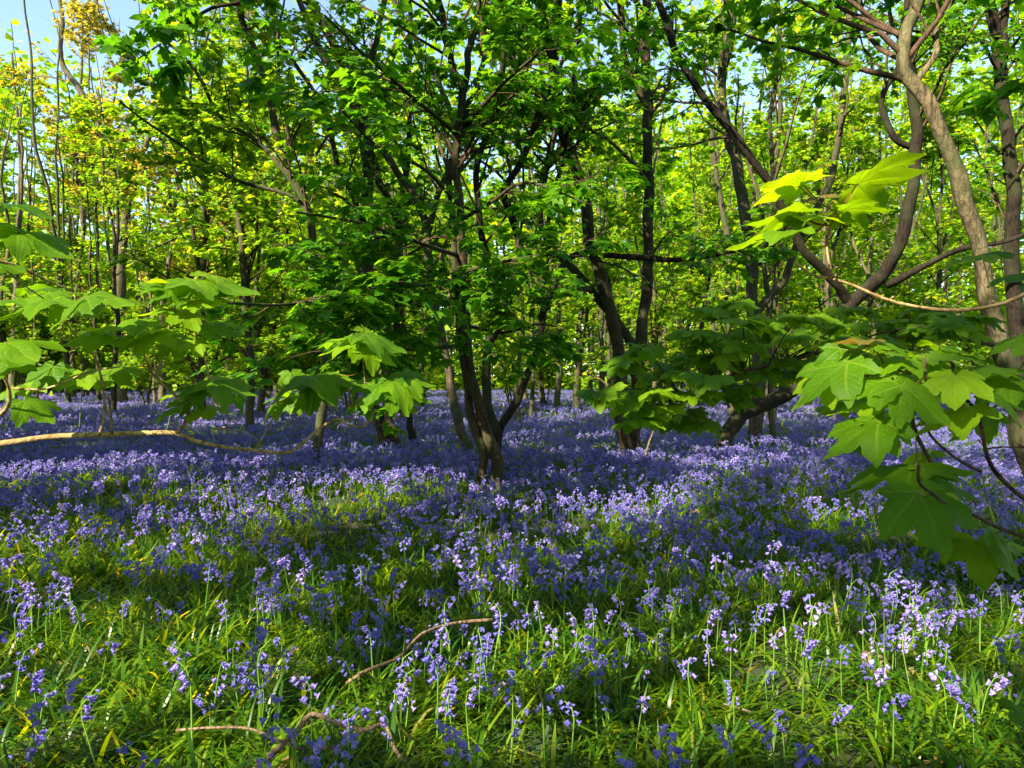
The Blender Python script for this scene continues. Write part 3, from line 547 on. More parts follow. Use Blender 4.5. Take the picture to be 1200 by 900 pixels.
for k, (x, y, h) in enumerate([(-17, -4, 14), (-7.5, -4.5, 13), (-11.5, 8.5, 13), (-13, 2.5, 14), (-19.5, -4, 15), (-1, -9, 13), (-19, 10, 14), (-18, 5.5, 14), (-7, -11, 14), (-16.5, 20, 14), (-25, 13, 15), (1.5, -14, 15), (-12, -11, 15), (-22, -3, 15)]):
    pole_tree('sycamore_tree', x, y, h, rng.uniform(.14, .22), 'tall leafy sycamore added outside the view to shade the clearing', 'shade sycamores added round the clearing', 16, 8, 14, .27, 'tiny', 'leaf_mid', 'bark', hmin=2.6, l1=2.9, l2=1.0, lean=.04, tries=120)
for k, (x, y, h) in enumerate([(-7.5, 3, 13), (-9.5, 8, 14), (8, 3.5, 13), (9.8, 7.5, 14), (4.5, -4.5, 12), (-5.2, -.5, 12)]):  # crowns added overhead for shade, their leaves kept out of frame
    pole_tree('sycamore_tree', x, y, h, .2, 'tall sycamore added outside the view whose crown shades the clearing', 'sycamores added for shade over the clearing', 17, 10, 13, .24, 'tiny', 'leaf_mid', 'bark', hmin=5.5, l1=5.2, l2=1.2, lean=.03, tries=60, overhead=True)
# --- near sapling that droops over the flowers
sap = treeC
nodes = [(752, 410), (740, 425), (765, 442), (738, 460), (718, 470), (735, 482), (760, 480), (790, 462), (802, 440), (782, 430), (825, 405), (812, 392), (850, 370), (862, 358), (838, 365), (845, 395), (880, 408), (893, 436), (905, 425),
         (870, 455), (818, 498), (785, 492), (930, 398), (950, 390), (975, 405), (992, 383), (1003, 398), (940, 425), (1022, 383), (1052, 378), (1085, 385), (1010, 420), (1060, 400), (850, 430), (820, 465), (905, 395), (968, 380), (1120, 392), (1140, 375), (1100, 370),
         (765, 462), (778, 478), (812, 420), (835, 420), (860, 418), (830, 445), (850, 465), (888, 385), (870, 380), (915, 440), (960, 425), (985, 430), (1035, 402), (1080, 365), (1110, 380), (1000, 365), (940, 375), (745, 495), (700, 462), (800, 485)]
inv = Matrix.Translation(sap.location).inverted()
hub = [P(1170, 405, 6.4), P(1130, 396, 6.0), P(1075, 392, 5.6), P(1020, 402, 5.3), P(965, 412, 5.0), P(900, 428, 4.8), P(850, 442, 4.8), P(800, 470, 4.8)]
q, r_, me = limb_mesh(hub, .030, .006, 8, matl=M['twig'], seg=.1); me.name = 'branch'; under(sap, 'branch', me)
tws, twr = [], []
for k, (x, y) in enumerate(nodes):
    d = 4.7 + rng.uniform(-.45, .35); c = P(x, y, d); j = np.argmin(((q - c) ** 2).sum(1)); a = q[j]
    mid = (a + c) / 2 + np.array([0, 0, .05]) + rng.normal(0, .02, 3); tws.append(spline([a, mid, c], 6)); twr.append(np.linspace(.006, .003, 6))
    for e in range(rng.integers(5, 9)):
        an = rng.uniform(0, 6.28); dv = np.array([math.cos(an), math.sin(an) - .25, -.35 + rng.normal(0, .2)]); dv = nrm(dv); s = rng.uniform(.09, .155); pp = c + dv * s * .45 * (1, 1, .3) + np.array([0, 0, .02])
        tws.append(spline([c, (c + pp) / 2 + (0, 0, .01), pp], 6)); twr.append(np.full(6, .0012))
        nv = np.array([0, -.45, 1.]) + rng.normal(0, .22, 3); o_ = link('leaf', HERO[rng.integers(4)], sap); o_.matrix_basis = inv @ basis(pp, dv, nv, s)
V, F = tubes(np.array(tws), np.array(twr), 4); under(sap, 'twigs', raw_mesh('twigs', V, F, M['twig']), 'stuff')

# --- hand-placed near leaves
def near_branch(name, label, stems_, leaves, base, barkn='twig_tan', petr=.0011, cat='branch', extra=0., big=1.):
    """stems_: (depths, radii, pixel points); leaves: (junction px, tip px, d, width px, sign, facing)"""
    root = empty(name, base); tag(root, label, cat); iv = Matrix.Translation(root.location).inverted(); allp = []
    for (d0, d1, r0, r1, pp) in stems_:
        n = len(pp); q, r, me = limb_mesh([P(x, y, d0 + (d1 - d0) * i / (n - 1)) for i, (x, y) in enumerate(pp)], r0, r1, 8, matl=M[barkn], seg=.02, knob=.13); me.name = 'stem'; under(root, 'stem', me); allp.append(q)
    allp = np.vstack(allp); sp, sr = [], []                     # short spurs and buds along the wood
    for _ in range(len(allp) // 9):
        c = allp[rng.integers(len(allp))]; v = nrm(rng.normal(0, 1, 3) + np.array([0, 0, .5])) * rng.uniform(.008, .03); sp.append([c, c + v * .5, c + v * .8 + rng.normal(0, .001, 3), c + v]); sr.append([.0013, .001, .0019, .0005])
    V, F = tubes(np.array(sp), np.array(sr), 5); under(root, 'buds', raw_mesh('buds', V, F, M[barkn]), 'stuff')
    more_ = []
    for lf in leaves:
        if extra and len(lf) == 8 and lf[4] > 1.12 and lf[5] < 105 and rng.uniform() < extra:
            ox, oy = rng.uniform(-26, 26), rng.uniform(-16, 16); k_ = rng.uniform(.5, .8); ra = rng.uniform(-.9, .9); vx, vy = (lf[2] - lf[0]) * k_, (lf[3] - lf[1]) * k_
            more_.append((lf[0] + ox, lf[1] + oy, lf[0] + ox + vx * math.cos(ra) - vy * math.sin(ra) * 1.3, lf[1] + oy + (vx * math.sin(ra) * .4 + vy * math.cos(ra)), lf[4] + rng.uniform(.03, .2), lf[5] * k_, lf[6], lf[7] + rng.uniform(-.15, .15)))
    for lf in list(leaves) + more_:
        jx, jy, tx, ty, d, wpx, sg, a = lf[:8]; red = len(lf) > 8; wpx = wpx * big
        j = P(jx, jy, d); Lr = wpx / FPX * d / 1.40; sx, sz_ = (tx - jx) / FPX * d, -(ty - jy) / FPX * d; dy = sg * math.sqrt(max(0., Lr * Lr - sx * sx - sz_ * sz_)) * .85
        dv = np.array([sx, dy, sz_]); ln = np.linalg.norm(dv); sc_ = max(Lr, ln * .95)
        o_ = link('leaf', REDL if red else HERO[rng.integers(4)], root); o_.matrix_basis = iv @ basis(j, dv, np.array([rng.normal(0, .12), -a, 1.]), sc_)
        near = allp[np.argmin(((allp - j) ** 2).sum(1))]; ln2 = np.linalg.norm(near - j)
        if ln2 > .14: near = j + (near - j) / ln2 * .14
        pl = spline([near, (near + j) / 2 + np.array([0, 0, -.006]), j, j + dv * .02], 7); V, F = tubes(pl[None], np.full((1, 7), petr), 5); pe = under(root, 'petiole', raw_mesh('petiole', V, F, M['petiole']))
    return root
near_branch('sycamore_branch', 'long tan branch reaching in level over the flowers, with bright yellow-green leaf clusters', [
    (2.0, 2.35, .0085, .003, [(-60, 527), (0, 520), (60, 512), (110, 510), (160, 508), (205, 508), (232, 518), (262, 524), (300, 528), (335, 531), (352, 522), (372, 504), (395, 491), (408, 498), (425, 500), (437, 487), (436, 468)]),
    (2.05, 2.0, .0055, .0025, [(207, 508), (219, 492), (219, 478), (206, 464), (190, 450), (178, 437), (168, 415), (158, 400), (148, 392)]),
    (2.0, 2.0, .004, .0022, [(182, 442), (188, 425), (192, 405), (200, 380), (206, 358), (209, 345), (211, 334)]),
    (2.02, 2.02, .003, .0015, [(212, 470), (243, 458), (242, 430), (234, 405), (228, 382), (226, 374)]),
    (2.0, 1.85, .004, .002, [(116, 510), (122, 490), (121, 455), (112, 420), (98, 402), (84, 388), (74, 366)]), (2.0, 1.9, .0035, .002, [(131, 509), (129, 480), (127, 462)]),
    (1.9, 1.8, .006, .003, [(-30, 500), (0, 486), (11, 470), (8, 448), (-4, 432)]), (1.85, 1.8, .003, .002, [(15, 455), (50, 456), (80, 446), (105, 435), (140, 430)]),
    (2.3, 2.3, .0025, .0015, [(300, 527), (312, 505), (322, 485), (330, 462), (352, 447)]), (2.3, 2.3, .0022, .0014, [(408, 495), (420, 480), (428, 470), (426, 430), (424, 396)]),
    (2.25, 2.3, .002, .0012, [(268, 500), (250, 503), (280, 505), (300, 514), (303, 525)])], [
    (102, 348, 88, 380, 1.75, 84, -1, .35), (60, 352, 22, 372, 1.75, 84, -1, .25), (10, 352, -28, 366, 1.75, 84, -1, .2), (120, 350, 165, 356, 1.85, 72, -1, .1), (45, 340, 85, 336, 1.9, 70, 1, .0),
    (80, 352, 130, 360, 1.8, 60, -1, .1), (215, 330, 178, 325, 2.0, 58, 1, .1), (222, 332, 256, 352, 2.0, 62, -1, .25), (203, 338, 157, 336, 2.0, 56, -1, .15), (226, 328, 303, 338, 2.0, 66, -1, .15),
    (212, 338, 200, 350, 2.0, 58, -1, .4), (232, 352, 264, 356, 2.0, 54, -1, .3), (215, 366, 240, 384, 2.0, 54, -1, .3), (196, 362, 170, 368, 2.0, 42, -1, .2), (236, 380, 277, 390, 2.05, 58, -1, .3),
    (170, 375, 140, 388, 1.95, 62, -1, .3), (178, 392, 182, 412, 1.95, 66, -1, .4), (158, 392, 190, 386, 1.95, 60, -1, .15), (205, 400, 222, 416, 2.0, 48, -1, .35), (226, 400, 243, 414, 2.0, 44, -1, .3), (148, 385, 112, 383, 1.9, 60, -1, .15),
    (120, 395, 92, 402, 1.85, 66, -1, .3), (8, 402, 60, 416, 1.65, 92, -1, .25), (0, 420, 20, 440, 1.7, 70, -1, .4), (62, 430, 48, 458, 2.0, 58, -1, .4), (98, 436, 118, 450, 2.05, 56, -1, .3), (132, 432, 160, 448, 2.0, 52, -1, .3),
    (30, 470, 66, 492, 1.9, 60, -1, .3), (243, 450, 200, 456, 2.0, 64, -1, .15), (250, 447, 306, 460, 2.0, 66, -1, .15), (245, 452, 240, 472, 2.0, 56, -1, .4), (210, 476, 172, 494, 2.0, 56, -1, .25), (240, 478, 256, 486, 2.05, 46, -1, .2),
    (350, 447, 302, 470, 2.3, 66, -1, .25), (362, 441, 434, 446, 2.3, 68, -1, .12), (365, 448, 336, 486, 2.3, 62, -1, .45), (372, 452, 398, 474, 2.3, 52, -1, .4), (330, 470, 306, 496, 2.3, 54, -1, .35), (395, 440, 372, 456, 2.35, 48, -1, .2),
    (446, 448, 436, 468, 2.3, 56, -1, .35), (462, 448, 512, 470, 2.3, 60, -1, .25), (456, 446, 476, 474, 2.3, 58, -1, .35), (438, 464, 408, 478, 2.3, 50, -1, .3), (462, 464, 488, 480, 2.3, 50, -1, .3),
    (424, 394, 396, 396, 2.3, 48, -1, .15), (428, 392, 478, 410, 2.3, 56, -1, .2), (420, 399, 448, 420, 2.3, 54, -1, .35), (414, 400, 372, 414, 2.3, 50, -1, .3), (430, 404, 470, 428, 2.3, 50, -1, .35), (396, 398, 362, 404, 2.35, 40, -1, .2)], P(-60, 700, 2.0) * (1, 1, 0), extra=.9, big=1.0)
near_branch('sycamore_branch', 'upper bright leaf spray above the long tan branch, on a thin tan twig', [
    (1.55, 1.7, .004, .002, [(-40, 298), (0, 306), (30, 316), (58, 330), (86, 341)]), (1.5, 1.65, .0025, .0015, [(-30, 295), (0, 308), (20, 328), (52, 350)])], [
    (4, 238, 66, 250, 1.5, 82, -1, .08), (22, 273, 86, 297, 1.5, 86, -1, .3), (-8, 262, 22, 264, 1.5, 70, 1, 0.), (-5, 285, 20, 292, 1.55, 60, -1, .2), (-6, 310, 14, 322, 1.5, 60, -1, .4), (-5, 250, -20, 300, 1.5, 70, -1, .2)], P(-60, 700, 1.5) * (1, 1, 0))
near_branch('sycamore_branch', 'thin curved twig with big backlit leaves held up over the arching dark tree', [
    (1.35, 1.25, .0024, .0034, [(932, 308), (950, 322), (975, 327), (1000, 335), (1030, 348), (1060, 357), (1100, 363), (1135, 363), (1170, 357), (1200, 345), (1240, 325)]),
    (1.3, 1.3, .0022, .0018, [(975, 327), (971, 310), (968, 285), (972, 268), (976, 255), (977, 248)])], [
    (940, 217, 884, 220, 1.3, 92, -1, -.35), (1003, 217, 1084, 196, 1.3, 96, -1, -.45), (986, 248, 1036, 246, 1.3, 74, -1, -.35), (936, 251, 868, 258, 1.3, 84, -1, -.1), (938, 254, 1004, 254, 1.3, 76, -1, .12),
    (925, 272, 850, 284, 1.28, 86, -1, .05), (965, 232, 962, 222, 1.34, 46, 1, -.3, 1), (928, 212, 930, 198, 1.3, 60, 1, -.5)], P(1240, 560, 1.3) * (1, 1, 0), 'twig_tan')
near_branch('sycamore_sapling', 'big near sycamore leaves in tiers, the lowest one a broad dark five-lobed leaf', [
    (1.4, 1.3, .0045, .0025, [(1240, 600), (1210, 590), (1187, 573), (1163, 547), (1153, 515), (1147, 487), (1130, 465), (1112, 452)]), (1.3, 1.3, .003, .0018, [(1150, 553), (1125, 540), (1100, 520), (1088, 505), (1075, 480), (1050, 450), (1035, 425), (1022, 404)]),
    (1.3, 1.25, .004, .002, [(1100, 556), (1085, 530), (1074, 508), (1070, 485), (1085, 455), (1082, 420)]), (1.15, 1.05, .003, .002, [(1240, 640), (1210, 632), (1170, 618), (1140, 603), (1120, 598), (1095, 580), (1078, 566), (1077, 545)]),
    (1.35, 1.35, .002, .001, [(1153, 527), (1175, 524), (1215, 526)]), (1.35, 1.35, .0025, .0012, [(1147, 487), (1160, 480), (1172, 470), (1190, 440)])], [
    (1018, 400, 974, 394, 1.3, 60, 1, -.1, 1), (1022, 402, 1078, 408, 1.3, 72, -1, .1), (992, 424, 930, 470, 1.3, 90, -1, .3), (975, 440, 925, 478, 1.34, 80, -1, .25), (1042, 446, 974, 464, 1.25, 90, -1, .3), (1082, 417, 1152, 412, 1.3, 88, -1, .12), (1056, 452, 1086, 488, 1.22, 98, -1, .45),
    (1100, 404, 1158, 422, 1.35, 80, -1, .15), (1145, 432, 1200, 430, 1.3, 80, -1, .1), (1150, 458, 1204, 476, 1.25, 86, -1, .25), (1108, 455, 1128, 470, 1.25, 44, -1, .3, 1), (1132, 478, 1064, 508, 1.25, 98, -1, .1), (1032, 494, 1036, 524, 1.22, 70, -1, .45),
    (1030, 494, 962, 534, 1.22, 96, -1, .3), (1028, 470, 968, 482, 1.28, 70, -1, .15), (992, 462, 956, 486, 1.35, 58, -1, .3), (1075, 545, 975, 572, 1.2, 88, -1, .05), (1082, 550, 1134, 548, 1.15, 80, -1, .05), (1090, 558, 1150, 582, 1.2, 78, -1, .2),
    (1077, 577, 1080, 630, 1.1, 118, -1, .8), (1145, 635, 1130, 668, 1.2, 92, -1, .6), (1160, 622, 1206, 650, 1.15, 78, -1, .4), (1212, 395, 1176, 414, 1.3, 70, -1, .3), (1150, 300, 1112, 308, 1.6, 66, -1, .1), (1200, 322, 1168, 330, 1.6, 60, -1, .1),
    (1120, 440, 1100, 470, 1.22, 80, -1, .35), (1180, 445, 1168, 470, 1.3, 70, -1, .3), (1060, 420, 1020, 434, 1.3, 76, -1, .2), (1214, 846, 1178, 836, 1.1, 66, -1, .8)], P(1260, 900, 1.3) * (1, 1, 0), 'twig', extra=1.0, big=.93)

# ------------------------------------------------------------------ bluebells, their leaves, litter, sticks
def ribbon(p0, az, length, width, lift, curl, K=5, fold=.2):
    """one strap leaf: returns V (K*2,3), F quads"""
    t = np.linspace(0, 1, K); dx = np.array([math.cos(az), math.sin(az), 0.]); sx = np.array([-math.sin(az), math.cos(az), 0.])
    an = lift - curl * t; st = length / (K - 1); c = np.zeros((K, 3)); c[0] = p0
    for k in range(1, K): c[k] = c[k - 1] + st * (dx * math.cos(an[k]) + np.array([0, 0, 1.]) * math.sin(an[k]))
    wd = width * np.array([.6, 1, 1, .8, .06] if K == 5 else [.8, 1, .08])
    V = np.stack([c - sx * wd[:, None] / 2, c + sx * wd[:, None] / 2], 1).reshape(-1, 3); i = np.arange(K - 1) * 2
    return V, np.stack([i, i + 1, i + 3, i + 2], 1)
def join(parts):
    Vs, Fs, Ms, o = [], [], [], 0
    for v, f, m_ in parts:
        if f.shape[1] == 3: f = np.column_stack([f, f[:, 2]])
        Vs.append(v); Fs.append(f + o); Ms.append(np.full(len(f), m_)); o += len(v)
    V, F, Mi = np.vstack(Vs), np.vstack(Fs), np.concatenate(Ms)
    tri = np.vstack([F[:, [0, 1, 2]], F[:, [0, 2, 3]]]); Mi = np.concatenate([Mi, Mi]); ok = (tri[:, 0] != tri[:, 2]) & (tri[:, 1] != tri[:, 2])
    return V, tri[ok], Mi[ok]
def stem_curve(rs, h):
    a = rs.uniform(0, 6.28) * 0; K = 7; t = np.linspace(0, 1, K); le = rs.uniform(-.05, .07)
    x = le * t + .055 * np.clip((t - .62) / .38, 0, 1) ** 2; z = h * (t - .16 * np.clip((t - .62) / .38, 0, 1) ** 2); y = rs.uniform(-.03, .03) * t ** 2
    return np.stack([x, y, z], 1)
def bell(p, d, L_, lod):
    d = nrm(np.asarray(d, float)); ref = np.array([0, 1., .1]); A = nrm(np.cross(d, ref)); B = np.cross(d, A)
    if lod == 0: S_, prof = 6, [(0, .0018), (.22, .0046), (.72, .0050), (.93, .0085), (.84, .0115)]
    elif lod == 1: S_, prof = 4, [(0, .002), (.4, .0072), (1., .0105)]
    else: S_, prof = 3, [(0, .003), (1., .013)]
    an = np.arange(S_) * 2 * math.pi / S_; V = []
    for k, (t, r) in enumerate(prof):
        rr = r * (1 + (.35 * ((np.arange(S_) % 2) * 2 - 1) if (lod == 0 and k >= 3) else 0)) * L_ / .02
        V.append(p + d * t * L_ + rr[:, None] * (A * np.cos(an)[:, None] + B * np.sin(an)[:, None]) if not np.isscalar(rr) else p + d * t * L_ + rr * (A * np.cos(an)[:, None] + B * np.sin(an)[:, None]))
    V = np.vstack(V); F = []
    for k in range(len(prof) - 1):
        for s in range(S_): F.append((k * S_ + s, k * S_ + (s + 1) % S_, (k + 1) * S_ + (s + 1) % S_, (k + 1) * S_ + s))
    return V, np.array(F)
def flower_parts(rs, h, lod, nb=None):
    c = stem_curve(rs, h); out = []; nb = nb or rs.integers(8, 15); seg = np.sort(rs.uniform(.60, 1, nb)) * 5.999; L_ = {0: .0225, 1: .024, 2: .032}[lod]; both = rs.uniform() < .35
    for k, s in enumerate(seg):
        i = int(s); p = c[i] + (c[i + 1] - c[i]) * (s - i); a = rs.uniform(-3.1, 3.1) if both else rs.uniform(-1.5, 1.5); d = np.array([math.cos(a) * .9, math.sin(a) * .9, -.75 + (.3 if k > nb - 3 else 0)]); pp = p + nrm(d * (1, 1, .1)) * .014 * rs.uniform(.6, 1.6)
        v, f = bell(pp, d, L_ * rs.uniform(.8, 1.1) * (1 if k < nb - 2 else .75), lod); out.append((v, f))
    return c, out
NV = 6; STEMM, HEADM, STRAP = [], [], []
for v in range(NV):
    rs = np.random.default_rng(50 + v); c, bells = flower_parts(rs, rs.uniform(.33, .47), 0)
    V, F = tubes(c[None], np.linspace(.0042, .0018, 7)[None], 5); STEMM.append(raw_mesh('bluebell_stem', V, F, M['stem']))
    V, F, _ = join([(a, b_, 0) for a, b_ in bells]); HEADM.append(raw_mesh('bluebell_flowers', V, F, M['petal']))
for v in range(5):
    rs = np.random.default_rng(70 + v); V, F = ribbon(np.zeros(3), 0, rs.uniform(.22, .34), rs.uniform(.009, .014), R(rs.uniform(50, 80)), R(rs.uniform(60, 110))); STRAP.append(raw_mesh('strap_leaf', V, F, M['blade']))
def density(x, y):
    base = np.interp(y, [2.5, 4, 6.0, 8, 10, 14, 60], [38, 50, 56, 62, 66, 70, 70]); nz = .62 + .5 * np.sin(x * 1.9 + np.sin(y * 1.3) * 1.7) * np.sin(y * 1.5 + x * .7) + .3 * np.sin(x * 4.3 + 2 * np.sin(y * 2.9 + x)) * np.sin(y * 4.1)
    return base * np.where(y < 9, np.clip(nz, .12, 1.3), np.clip(.72 + nz * .3, .4, 1.2))
# candidate plants in view and a margin around
N0 = 60000; yy = np.sqrt(rng.uniform(1.9 ** 2, 12.5 ** 2, N0)); xx = rng.uniform(-1, 1, N0) * (.78 * yy + 1.0); area = 2 * (.78 * yy + 1.0)
dens0 = N0 * 2 * yy / (12.5 ** 2 - 1.9 ** 2) / area; keep = rng.uniform(0, 1, N0) < density(xx, yy) / dens0; xx, yy = xx[keep], yy[keep]
trunkxy = np.array([P(572, 556, 9.6)[:2], P(740, 526, 12.7)[:2], P(1231, 606, 6.4)[:2]])
ok = np.all(((np.stack([xx, yy], 1)[:, None] - trunkxy[None]) ** 2).sum(-1) > .18 ** 2, axis=1); xx, yy = xx[ok], yy[ok]
zz = gz(xx, yy); X_, Y_ = pix(np.stack([xx, yy, zz + .32], 1)); inview = (X_ > -10) & (X_ < 1210) & (Y_ < 905); cand = np.where(inview)[0]; cand = cand[np.argsort(yy[cand])][:300]
def near_label(x, y):
    px, py = pix(np.array([x, y, .2])); return px, py
LANDMARKS = [(470, 765, 'beside the curved bare stick'), (350, 870, 'around the forked dead branch'), (1050, 790, 'around the pale rotten log'), (390, 738, 'near the small white flower'), (868, 832, 'near the thin snapped twig'),
             (1080, 700, 'under the broad lowest sycamore leaf'), (60, 860, 'in the front corner away from the log'), (90, 700, 'in the grass below the long tan branch'), (650, 700, 'in open grass beyond the curved stick'), (640, 870, 'between the dead branch and the twig'), (1150, 890, 'in the front corner past the log')]
for k in cand:
    root = empty('bluebell', (xx[k], yy[k], zz[k])); root.rotation_euler = (rng.normal(0, .08), rng.normal(0, .08), rng.uniform(0, 6.28)); s = rng.uniform(.68, 1.15); root.scale = (s, s, s)
    lx, ly_ = [float(q_) for q_ in pix(np.array([xx[k], yy[k], .2]))]; lm = min(LANDMARKS, key=lambda t_: (t_[0] - lx) ** 2 + (t_[1] - ly_) ** 2)[2]; ad = 'tall' if s > 1.0 else 'short' if s < .82 else 'middling'
    tag(root, f'{ad} bluebell with nodding violet bells, {lm}', 'bluebell', f'{ad} bluebells {lm}')
    v = int(rng.integers(NV)); link('stem', STEMM[v], root); link('flowers', HEADM[v], root)['kind'] = 'stuff'
    for e in range(3): o_ = link('leaf', STRAP[int(rng.integers(5))], root); o_.rotation_euler = (0, 0, rng.uniform(0, 6.28)); o_.scale = (rng.uniform(.8, 1.1),) * 3
rest = np.ones(len(xx), bool); rest[cand] = False; rx, ry = xx[rest], yy[rest]
src = bpy.data.collections.new('sources_flower'); src2 = bpy.data.collections.new('sources_blade')
def source(c, name, V, F, Mi, mats, tint=None):
    me = raw_mesh(name, V, F, mats, tint); me.polygons.foreach_set('material_index', np.asarray(Mi, dtype=np.int32)); o = bpy.data.objects.new(name, me); c.objects.link(o); return o
# 0-7 single plants, 8-13 patches 0.9 m across
for v in range(8):
    rs = np.random.default_rng(100 + v); c, bells = flower_parts(rs, rs.uniform(.30, .42), 1); sv, sf = tubes(c[None, ::2], np.linspace(.0032, .0018, 4)[None], 3)
    V, F, Mi = join([(sv, sf, 1)] + [(a, b_, 0) for a, b_ in bells]); source(src, f'fl_{v:02d}', V, F, Mi, [M['petal'], M['stem']])
for v in range(6):
    rs = np.random.default_rng(200 + v); parts, tn = [], []
    for j in range(29):
        a, rd = rs.uniform(0, 6.28), .5 * math.sqrt(rs.uniform(0, 1)); c, bells = flower_parts(rs, rs.uniform(.27, .42), 2, 6); ro = rs.uniform(0, 6.28); Rm = np.array([[math.cos(ro), -math.sin(ro), 0], [math.sin(ro), math.cos(ro), 0], [0, 0, 1]]); of = np.array([math.cos(a) * rd, math.sin(a) * rd, 0]); t0 = rs.uniform(0, 1)
        sv, sf = tubes(c[None, [0, 3, 6]], np.full((1, 3), .003), 3)
        for (a_, b_, m_) in [(sv, sf, 1)] + [(p_, q_, 0) for p_, q_ in bells]: parts.append((a_ @ Rm.T + of, b_, m_))
    V, F, Mi = join(parts); source(src, f'fl_{8+v:02d}', V, F, Mi, [M['petal'], M['stem']], np.random.default_rng(v).uniform(0, .35, len(F)))
for v in range(8):
    rs = np.random.default_rng(300 + v); parts = []; tn = []
    swirl = rs.uniform(0, 6.28)
    for j in range(56 if v < 5 else 34):
        a, rd = rs.uniform(0, 6.28), .27 * math.sqrt(rs.uniform(0, 1)) * (1 if v < 5 else 1.6); az = swirl + rs.normal(0, 1.0) if rs.uniform() < .6 else rs.uniform(0, 6.28)
        V, F = ribbon(np.array([math.cos(a) * rd, math.sin(a) * rd, 0]), az, rs.uniform(.15, .34), rs.uniform(.008, .018), R(rs.uniform(45, 88)), R(rs.uniform(30, 125)), 5 if v < 5 else 3); parts.append((V, F, 0))
    V, F, Mi = join(parts); nf = len(F) // 2; nb = (4 if v < 5 else 2); t1 = np.repeat(rs.uniform(0, 1, nf // nb), nb); source(src2, f'bl_{v:02d}', V, F, Mi, [M['blade']], np.concatenate([t1, t1]))
def scatter(name, pts, rz, scl, idx, coll, label, cat):
    me = bpy.data.meshes.new(name); me.vertices.add(len(pts)); me.vertices.foreach_set('co', np.asarray(pts, dtype=np.float32).ravel())
    rot = np.zeros((len(pts), 3), np.float32); rot[:, 2] = rz; rot[:, :2] = rng.normal(0, .07, (len(pts), 2))
    a = me.attributes.new('rot', 'FLOAT_VECTOR', 'POINT'); a.data.foreach_set('vector', rot.ravel()); a = me.attributes.new('scl', 'FLOAT', 'POINT'); a.data.foreach_set('value', np.asarray(scl, np.float32)); a = me.attributes.new('idx', 'INT', 'POINT'); a.data.foreach_set('value', np.asarray(idx, np.int32))
    o = link(name, me); ng = bpy.data.node_groups.new(name, 'GeometryNodeTree'); ng.interface.new_socket('Geometry', in_out='INPUT', socket_type='NodeSocketGeometry'); ng.interface.new_socket('Geometry', in_out='OUTPUT', socket_type='NodeSocketGeometry')
    n, l = ng.nodes, ng.links; gi, go = n.new('NodeGroupInput'), n.new('NodeGroupOutput'); ci = n.new('GeometryNodeCollectionInfo'); ci.inputs[0].default_value = coll; ci.inputs['Separate Children'].default_value = True; ci.inputs['Reset Children'].default_value = True
    io = n.new('GeometryNodeInstanceOnPoints'); io.inputs['Pick Instance'].default_value = True
    def na(nm, t): x = n.new('GeometryNodeInputNamedAttribute'); x.data_type = t; x.inputs[0].default_value = nm; return x.outputs[0]
    er = n.new('FunctionNodeEulerToRotation'); l.new(na('rot', 'FLOAT_VECTOR'), er.inputs[0]); l.new(gi.outputs[0], io.inputs['Points']); l.new(ci.outputs[0], io.inputs['Instance']); l.new(na('idx', 'INT'), io.inputs['Instance Index']); l.new(er.outputs[0], io.inputs['Rotation']); l.new(na('scl', 'FLOAT'), io.inputs['Scale']); l.new(io.outputs[0], go.inputs[0])
    md = o.modifiers.new('scatter', 'NODES'); md.node_group = ng; return tag(o, label, cat, kind='stuff')
# far carpet as patches
fp = []
yv = 11.5
while yv < 62:
    stp = .62 + .012 * yv; xm = .78 * yv + 2; xs = np.arange(-xm, xm, stp); xs = xs + rng.uniform(-.3, .3, len(xs)); fp.append(np.stack([xs, yv + rng.uniform(-.3, .3, len(xs))], 1)); yv += stp
fp = np.vstack(fp); fz = gz(fp[:, 0], fp[:, 1])
pts = np.vstack([np.stack([rx, ry, gz(rx, ry)], 1), np.column_stack([fp, fz])]); idx = np.concatenate([rng.integers(0, 8, len(rx)), rng.integers(8, 14, len(fp))]); scl = np.concatenate([rng.uniform(.8, 1.12, len(rx)), rng.uniform(.85, 1.1, len(fp))])
scatter('bluebell_carpet', pts, rng.uniform(0, 6.28, len(pts)), scl, idx, src, 'dense violet-blue carpet of bluebells spreading back under the trees', 'bluebells')
by = np.sqrt(rng.uniform(1.7 ** 2, 14 ** 2, 1500)); bx = rng.uniform(-1, 1, len(by)) * (.78 * by + 1)
# denser close to the viewer
by2 = np.sqrt(rng.uniform(1.9 ** 2, 6.5 ** 2, 430)); bx2 = rng.uniform(-1, 1, len(by2)) * (.78 * by2 + .6)
by3 = np.sqrt(rng.uniform(12 ** 2, 45 ** 2, 4200)); bx3 = rng.uniform(-1, 1, len(by3)) * (.78 * by3 + 2)
bx_, by_ = np.concatenate([bx, bx2, bx3]), np.concatenate([by, by2, by3]); bid = np.concatenate([rng.integers(0, 5, len(by) + len(by2)), rng.integers(5, 8, len(by3))])
scatter('grass', np.stack([bx_, by_, gz(bx_, by_)], 1), rng.uniform(0, 6.28, len(bx_)), rng.uniform(.75, 1.15, len(bx_)), bid, src2, 'mat of arching strap-shaped green leaves under the bluebells', 'greenery')
# fallen dry leaves
nd = 900; ly = np.sqrt(rng.uniform(2.2 ** 2, 13 ** 2, nd)); lx = rng.uniform(-1, 1, nd) * (.75 * ly + .5); lp = np.stack([lx, ly, gz(lx, ly) + rng.uniform(.01, .06, nd)], 1)
V, F, tn = leaf_cloud(lp, rng.normal(0, 1, lp.shape) * (1, 1, .2), np.array([0, 0, 1.]) + rng.normal(0, .35, lp.shape), rng.uniform(.04, .09, nd), 'mid'); tag(link('fallen_leaves', raw_mesh('fallen_leaves', V, F, M['litter'], tn)), 'dry brown fallen leaves lying among the green blades', 'leaves', kind='stuff')
